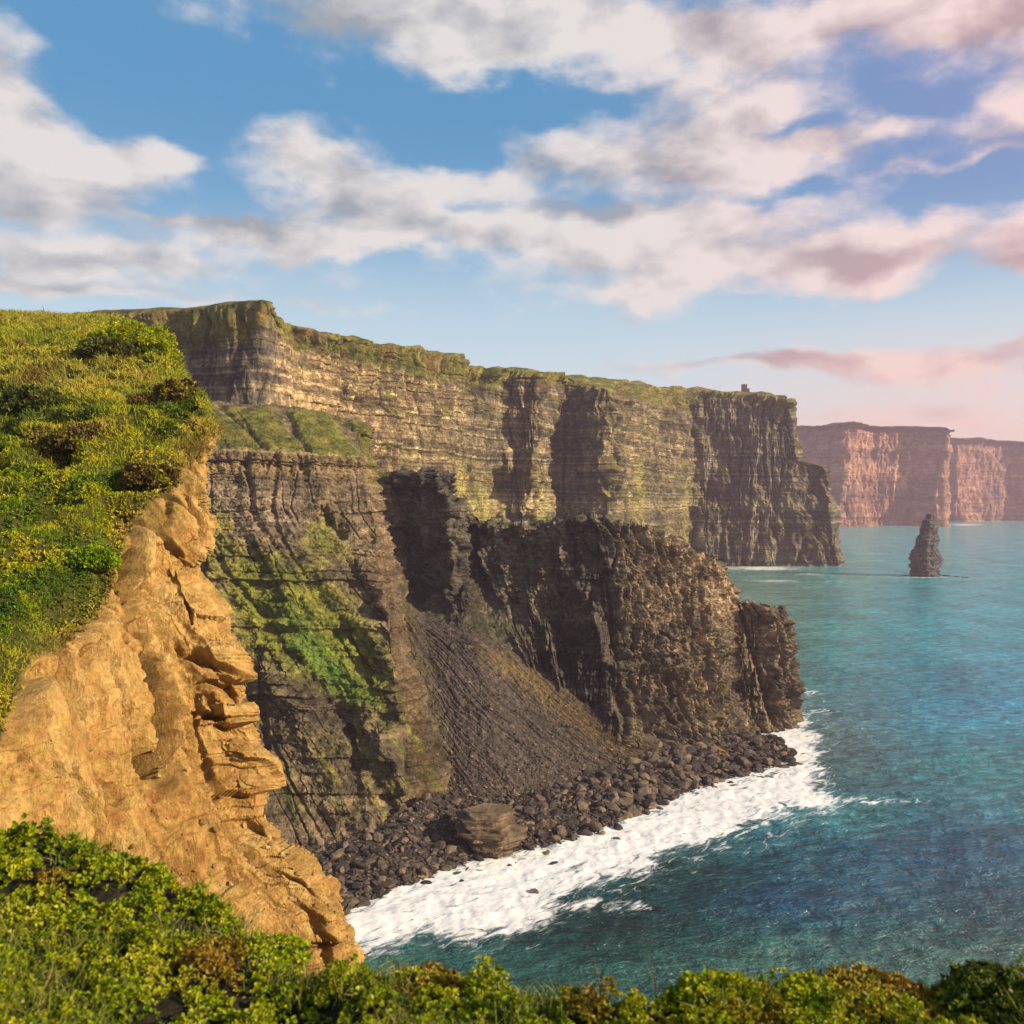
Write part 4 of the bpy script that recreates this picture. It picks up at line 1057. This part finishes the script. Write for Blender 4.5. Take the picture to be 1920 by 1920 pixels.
# ------------------------------------------------------------------ rocks
def ico(sub):
    bpy.ops.mesh.primitive_ico_sphere_add(subdivisions=sub, radius=1)
    o = bpy.context.object; me = o.data
    V = np.zeros(len(me.vertices)*3); me.vertices.foreach_get('co', V)
    Fc = np.zeros(len(me.polygons)*3, int); me.polygons.foreach_get('vertices', Fc)
    bpy.data.objects.remove(o); bpy.data.meshes.remove(me)
    V = V.reshape(-1, 3); return V/np.linalg.norm(V, axis=1)[:, None], Fc.reshape(-1, 3)
I2, F2 = ico(2); I3, F3 = ico(4)
def chip(I, rs, k=9, flat=(1, .8, .6), rough=0.0):
    """angular stone: a ball cut by random planes"""
    nrm = rs.normal(size=(k, 3)); nrm /= np.linalg.norm(nrm, axis=1)[:, None]
    nrm = np.concatenate([nrm, [[1, 0, 0], [-1, 0, 0], [0, 1, 0], [0, -1, 0], [0, 0, 1], [0, 0, -1]]])
    dist = np.concatenate([.42+.36*rs.rand(k), np.full(6, .8)])
    den = I@nrm.T
    r = np.min(np.where(den > .05, dist/np.maximum(den, .05), 9), axis=1)
    V = I*r[:, None]
    if rough: V = V*(1+rough*fbm(I[:, 0]*3, I[:, 1]*3, I[:, 2]*3+rs.rand()*50, 4))[:, None]
    return V*np.array(flat)
def build_boulders():
    rs = np.random.RandomState(5)
    var = [chip(I2, rs, 9, (1, .55+.4*rs.rand(), .35+.4*rs.rand())) for _ in range(16)]
    A = cell_area(GB)
    U, V = proj(GB)
    hid = (U > 540)
    w = A*hid
    n = 15000
    p, i, j = pick(GB, w, n, rs)
    size = .42+1.7*rs.rand(n)**6+.45*rs.rand(n)
    u, v = proj(p)
    size *= 1.0+.35*sstep(900, 1250, u)
    # stones in the surf thin out
    sub = p[:, 2] < .1
    keepp = ~sub | (rs.rand(n) < .22)
    p, size, u = p[keepp], size[keepp], u[keepp]; n = len(p)
    # fallen stones over the scree foot too
    order = np.argsort(-size/p[:, 1])
    tone = rs.rand(n)
    base = ramp(tone, [(0, (.035, .030, .027)), (.5, (.085, .068, .052)), (.85, (.15, .115, .08)), (.97, (.24, .17, .10)), (1, (.34, .22, .11))])
    meshes = {}
    tones = [(.05, .042, .036), (.085, .07, .054), (.13, .10, .072), (.19, .14, .09)]
    for a in range(8):
        for b, tcol in enumerate(tones):
            Vv = chip(I3[:642] if False else I2, np.random.RandomState(100+a), 10, (1, .6+.05*a, .45+.05*(a % 5)), .0)
            o = mesh_from('boulder', Vv, None, F2, mat=M_stone, col=np.tile(np.array(tcol), (len(Vv), 1)))
            meshes[(a, b)] = o.data; bpy.data.objects.remove(o)
    for q, k in enumerate(order[:300]):
        o = bpy.data.objects.new('boulder', meshes[(q % 8, int(tone[k]*3.99))])
        scene.collection.objects.link(o)
        s = size[k]*1.1
        o.location = p[k]+np.array([0, 0, .25*s]); o.scale = (s, s, s); o.rotation_euler = (rs.normal()*.35, rs.normal()*.35, rs.rand()*6.28)
        tag(o, 'dark angular boulder lying among the rubble at the cliff foot', 'boulder', 'boulders of the beach rubble')
    rest = order[300:]
    # more loose stones strewn over the scree, thicker towards its foot
    r2 = np.random.RandomState(8)
    tt = np.broadcast_to(np.arange(GS.shape[0])[:, None]/GS.shape[0], GS.shape[:2])
    ps, _, _ = pick(GS, cell_area(GS)*(.12+sstep(.45, .85, tt)), 5000, r2)
    ss = .25+.9*r2.rand(5000)**3
    cs = ramp(r2.rand(5000), [(0, (.05, .04, .033)), (.6, (.12, .09, .063)), (1, (.27, .20, .13))])
    pp = np.concatenate([p[rest], ps]); sz = np.concatenate([size[rest], ss]); cc = np.concatenate([base[rest], cs]); m = len(pp)
    R = np.linalg.qr(r2.normal(size=(m, 3, 3)))[0]; R[:, 2] *= .5; R[:, :2, 2] *= .6
    vv = np.stack(var)[np.arange(m) % 16]
    Vs = np.einsum('mvk,mjk->mvj', vv*sz[:, None, None], R)+(pp+np.array([0, 0, .2])*sz[:, None])[:, None]
    Fs = (F2[None]+(np.arange(m)*len(I2))[:, None, None]).reshape(-1, 3)
    Cs = np.repeat(cc, len(I2), 0)
    o = mesh_from('beach_rubble', Vs, None, Fs, mat=M_stone, col=Cs)
    tag(o, 'countless smaller dark stones covering the shore below the cliffs', 'rubble', kind='stuff')
build_boulders()
def big_rock(name, u, v, Y, size, flat, col, label, seed, rot=0.0, group=None, lift=0.0):
    rs = np.random.RandomState(seed)
    V = chip(I3, rs, 7, flat, .05)*size
    z = V[:, 2]
    V[:, :2] *= (1+.10*(hsh(np.floor(z/(size*.14)), seed)-.5))[:, None]
    c, s = math.cos(rot), math.sin(rot); V = V@np.array([[c, s, 0], [-s, c, 0], [0, 0, 1]])
    k = fbm(V[:, 0]/size*3, V[:, 1]/size*3, V[:, 2]/size*5, 4)
    o = mesh_from(name, V, None, F3, mat=M_stone, col=np.array(col)*(1+.5*k[:, None]))
    o.location = P(u, v, Y)+np.array([0, 0, lift])
    tag(o, label, 'boulder', group)
big_rock('boulder', 1348, 1418, 343, 6.5, (1, .8, .62), (.33, .19, .085), 'big orange-brown boulder at the foot of the promontory tip', 61)
big_rock('boulder', 1305, 1418, 344, 4.6, (1, .9, .8), (.22, .15, .085), 'brown boulder just left of the orange-brown one', 62)
big_rock('boulder', 1425, 1432, 338, 4.0, (1, .8, .6), (.07, .055, .045), 'dark wet boulder near the outer end of the rubble spit', 63)
big_rock('boulder', 1480, 1425, 341, 3.4, (1, .8, .7), (.045, .04, .038), 'last dark boulder at the end of the spit by the white splash', 64)
big_rock('boulder', 715, 1612, 249, 4.2, (1.3, .8, .4), (.12, .085, .06), 'flat brown slab on the rubble below the inner cliff', 65, .3)
big_rock('boulder', 1028, 1621, 246, 2.2, (1.5, .9, .45), (.05, .042, .036), 'flat dark boulder standing alone in the white surf', 66)
big_rock('boulder', 1158, 1577, 263, 1.5, (1, .9, .7), (.13, .10, .06), 'small round brown boulder in the surf right of the flat dark one', 67)
big_rock('boulder', 1002, 1672, 229, 1.3, (1, .9, .6), (.16, .12, .10), 'pale brown boulder awash furthest out in the surf', 68)
big_rock('boulder', 870, 1655, 235, 1.6, (1.5, .9, .4), (.05, .04, .035), 'low dark slab awash left of the flat boulder in the surf', 69)

def column_rock(name, c, rows, layers, label, cat, mat, colf, seed, nth=160, nz=220, amp=1.0, poly=0.0):
    """free-standing layered rock: centre line and half widths given for a few heights"""
    rows = np.array(rows, float)                     # z, dx, rx, ry
    z = np.linspace(rows[0, 0], rows[-1, 0], nz)
    dx, rx, ry = (np.interp(z, rows[:, 0], rows[:, q]) for q in (1, 2, 3))
    th = np.linspace(0, 2*np.pi, nth+1)
    Z = z[:, None]+0*th[None]
    r = 1.0
    for (h, w, a) in layers: r = r+a*(blocks((th*rows[0, 2])[None]+0*Z, Z, h, w, int(h*7)+seed)-.5)
    X0, Y0 = np.cos(th)[None]+0*Z, np.sin(th)[None]+0*Z
    r = r+amp*.14*fbm(X0*1.3, Y0*1.3, Z/12+seed, 3)+amp*.08*fbm(X0*4, Y0*4, Z/4+seed, 3)
    rp_ = np.random.RandomState(seed); sq = np.full(th.shape, 9.0)
    for q in range(9):
        a0 = q*.698+rp_.rand()*.5; cc_ = np.cos(th-a0); sq = np.minimum(sq, np.where(cc_ > .05, (.84+.28*rp_.rand())/np.maximum(cc_, .05), 9))
    sq = np.repeat(sq[None], nz, 0)
    if poly:
        lay, _ = beds(z, poly, seed)
        for L_ in np.unique(lay):
            r3 = np.random.RandomState(int(abs(L_))*7+seed); s2 = np.full(th.shape, 9.0)
            for q in range(6):
                a0 = q*1.047+.35*r3.rand()+.2; cc_ = np.cos(th-a0); s2 = np.minimum(s2, np.where(cc_ > .05, (.80+.24*r3.rand())/np.maximum(cc_, .05), 9))
            sq[lay == L_] = s2[None]
    G = np.stack([dx[:, None]+rx[:, None]*r*X0*sq, ry[:, None]*r*Y0*sq, Z], -1)
    G[:, -1] = G[:, 0]
    G = np.concatenate([G, G[-1:].mean(axis=1, keepdims=True)+0*G[-1:]], 0)
    col = colf(G)
    o = mesh_from(name, G, grid_faces(*G.shape[:2])[:, ::-1], mat=mat, col=col)
    o.location = c
    tag(o, label, cat)
    return o
def stack_col(G):
    k = fbm(G[..., 0]/9, G[..., 1]/9, G[..., 2]/7, 4)+.5*(hsh(beds(G[..., 2], 2.4, 3)[0], 4)-.5)
    return ramp(k, [(-.7, (.06, .056, .053)), (0, (.115, .10, .09)), (.7, (.21, .17, .14))])
sc_ = P(1733, 1081, 1126)
column_rock('sea_stack', (sc_[0], sc_[1], 0), [(-3, 0, 18.5, 14), (1, 0, 17.5, 14), (8, .5, 16.5, 13.5), (20, 0, 17, 13), (33, .5, 16.5, 12.5), (37, 2, 14, 11), (50, 3.5, 13, 9), (52, 4.5, 11.5, 8.5), (60, 5.2, 11, 8), (62, 5.8, 9.6, 7), (70, 6.5, 8.8, 6), (71.5, 7.5, 7.2, 5), (76.5, 8.0, 6.4, 4), (78, 8.4, 4.4, 3)],
            [(6, 9, .34), (3, 5, .22), (1.4, 2.5, .12)], 'tall dark layered sea stack rising alone from the turquoise water', 'sea stack', M_near, stack_col, 4, amp=1.1)
def ledge_col(G):
    k = fbm(G[..., 0]/3, G[..., 1]/3, G[..., 2]/2, 4)+.6*(hsh(beds(G[..., 2], 1.0, 3)[0], 4)-.5)
    return ramp(k, [(-.7, (.06, .045, .03)), (0, (.14, .10, .06)), (.7, (.28, .20, .11))])
lr = P(913, 1604, 254)
column_rock('layered_rock', (lr[0], lr[1], 0), [(-1.5, .5, 6, 6), (2, .8, 6.4, 6), (4.0, 1, 6.8, 6.2), (4.4, 1, 9.0, 7), (7.4, 1, 9.2, 7), (7.8, 1.2, 7.2, 6.4), (8.4, .2, 7.4, 6), (10.6, -.4, 8.6, 6.4), (10.9, .5, 7, 5.4), (12.2, .9, 7.4, 5), (12.6, 1.2, 6.6, 4.4)],
            [(3, 6, .12), (1.2, 4, .10), (.5, 2, .05)], 'large tawny block of flat rock layers standing on the rubble by the surf', 'rock', M_stone, ledge_col, 9, amp=.7, poly=1.5)
# low reef running off the stack
for q, (u, v, s, f, lab) in enumerate(((1774, 1081, 6.0, (1.5, .8, .42), 'low dark reef rock just right of the sea stack'), (1793, 1082, 5.5, (1.6, .8, .34), 'middle one of the low reef rocks right of the sea stack'), (1809, 1083, 4.0, (1.6, .8, .32), 'outermost low reef rock right of the sea stack'), (1700, 1080, 3.2, (1.6, .8, .45), 'small rock awash left of the sea stack'))):
    big_rock('reef_rock', u, v, CH*F/(v-V0), s, f, (.05, .045, .042), lab, 80+q)

# ------------------------------------------------------------------ the stone tower on the cliff top
def box(cx, cy, cz, wx, wy, wz):
    s = np.array([[-1, -1, -1], [1, -1, -1], [1, 1, -1], [-1, 1, -1], [-1, -1, 1], [1, -1, 1], [1, 1, 1], [-1, 1, 1]])*.5
    V = s*np.array([wx, wy, wz])+np.array([cx, cy, cz])
    Fq = np.array([[0, 3, 2, 1], [4, 5, 6, 7], [0, 1, 5, 4], [1, 2, 6, 5], [2, 3, 7, 6], [3, 0, 4, 7]])
    return V, Fq
def boxes(name, lst, col, parent, mat):
    Vs, Fs, off = [], [], 0
    for b in lst:
        V, Fq = box(*b); Vs.append(V); Fs.append(Fq+off); off += 8
    V = np.concatenate(Vs)
    return mesh_from(name, V, np.concatenate(Fs), mat=mat, col=np.tile(np.array(col), (len(V), 1)), parent=parent)
def build_tower():
    U, V = proj(GA)
    cand = (GA[..., 1] > 1320)*(GA[..., 1] < 1420)*(np.abs(U-1403) < 8)
    zt = GA[..., 2][cand].max()
    k = np.argmax(np.where(cand, GA[..., 2], -1)); b = GA[k//GA.shape[1], k % GA.shape[1]]
    o = bpy.data.objects.new('stone_tower', None); scene.collection.objects.link(o); o.location = (b[0], b[1], zt-.6)
    tag(o, 'small dark stone tower with a lower turret on the far cliff top', 'tower')
    st = (.13, .10, .08)
    w, h, t = 7.0, 12.0, .8
    # four walls with an opening for the door in the front one
    boxes('wall', [(-2.2, -w/2+t/2, h/2, 2.6, t, h), (2.2, -w/2+t/2, h/2, 2.6, t, h), (0, -w/2+t/2, h/2+1.4, 1.8, t, h-2.8), (0, w/2-t/2, h/2, w, t, h), (-w/2+t/2, 0, h/2, t, w-2*t, h), (w/2-t/2, 0, h/2, t, w-2*t, h), (0, 0, h-.9, w-2*t, w-2*t, .4)], st, o, M_stone)
    boxes('door', [(0, -w/2+t-.15, 1.4, 1.8, .12, 2.8)], (.05, .03, .02), o, M_stone)
    for zz in (5.2, 8.6):
        for xx in (-1.9, 1.9):
            fr = boxes('window', [(xx, -w/2-.02, zz, .9, .12, 1.5)], (.02, .02, .022), o, M_stone)
    cr = []
    for a in (-3.0, -1.5, 0, 1.5, 3.0):
        cr += [(a, -w/2+.4, h+.45, .85, .7, .9), (a, w/2-.4, h+.45, .85, .7, .9)]
    for a in (-1.5, 0, 1.5): cr += [(-w/2+.4, a, h+.45, .7, .85, .9), (w/2-.4, a, h+.45, .7, .85, .9)]
    boxes('battlement', cr, st, o, M_stone)
    tz = 6.2
    boxes('turret', [(w/2+2.6, 0, tz/2, 3.0, 3.4, tz), (w/2+2.6, 0, tz+.15, 3.4, 3.8, .4)], st, o, M_stone)
    boxes('turret_link', [(w/2+.6, .4, 1.6, 1.3, 2.0, 3.2)], st, o, M_stone)
build_tower()

# ------------------------------------------------------------------ haze
def build_haze():
    V, Fq = box(2500, 6900, 165, 26000, 15200, 470)
    m, t, out = new_mat('haze_air')
    v = t.new('ShaderNodeVolumePrincipled')
    v.inputs['Color'].default_value = (.80, .62, .76, 1); v.inputs['Density'].default_value = .00010; v.inputs['Anisotropy'].default_value = .1
    t.l.new(v.outputs[0], out.inputs['Volume'])
    o = mesh_from('haze', V, Fq, mat=m)
    tag(o, 'thin warm sea haze veiling the far cliffs', 'haze', kind='stuff')
build_haze()
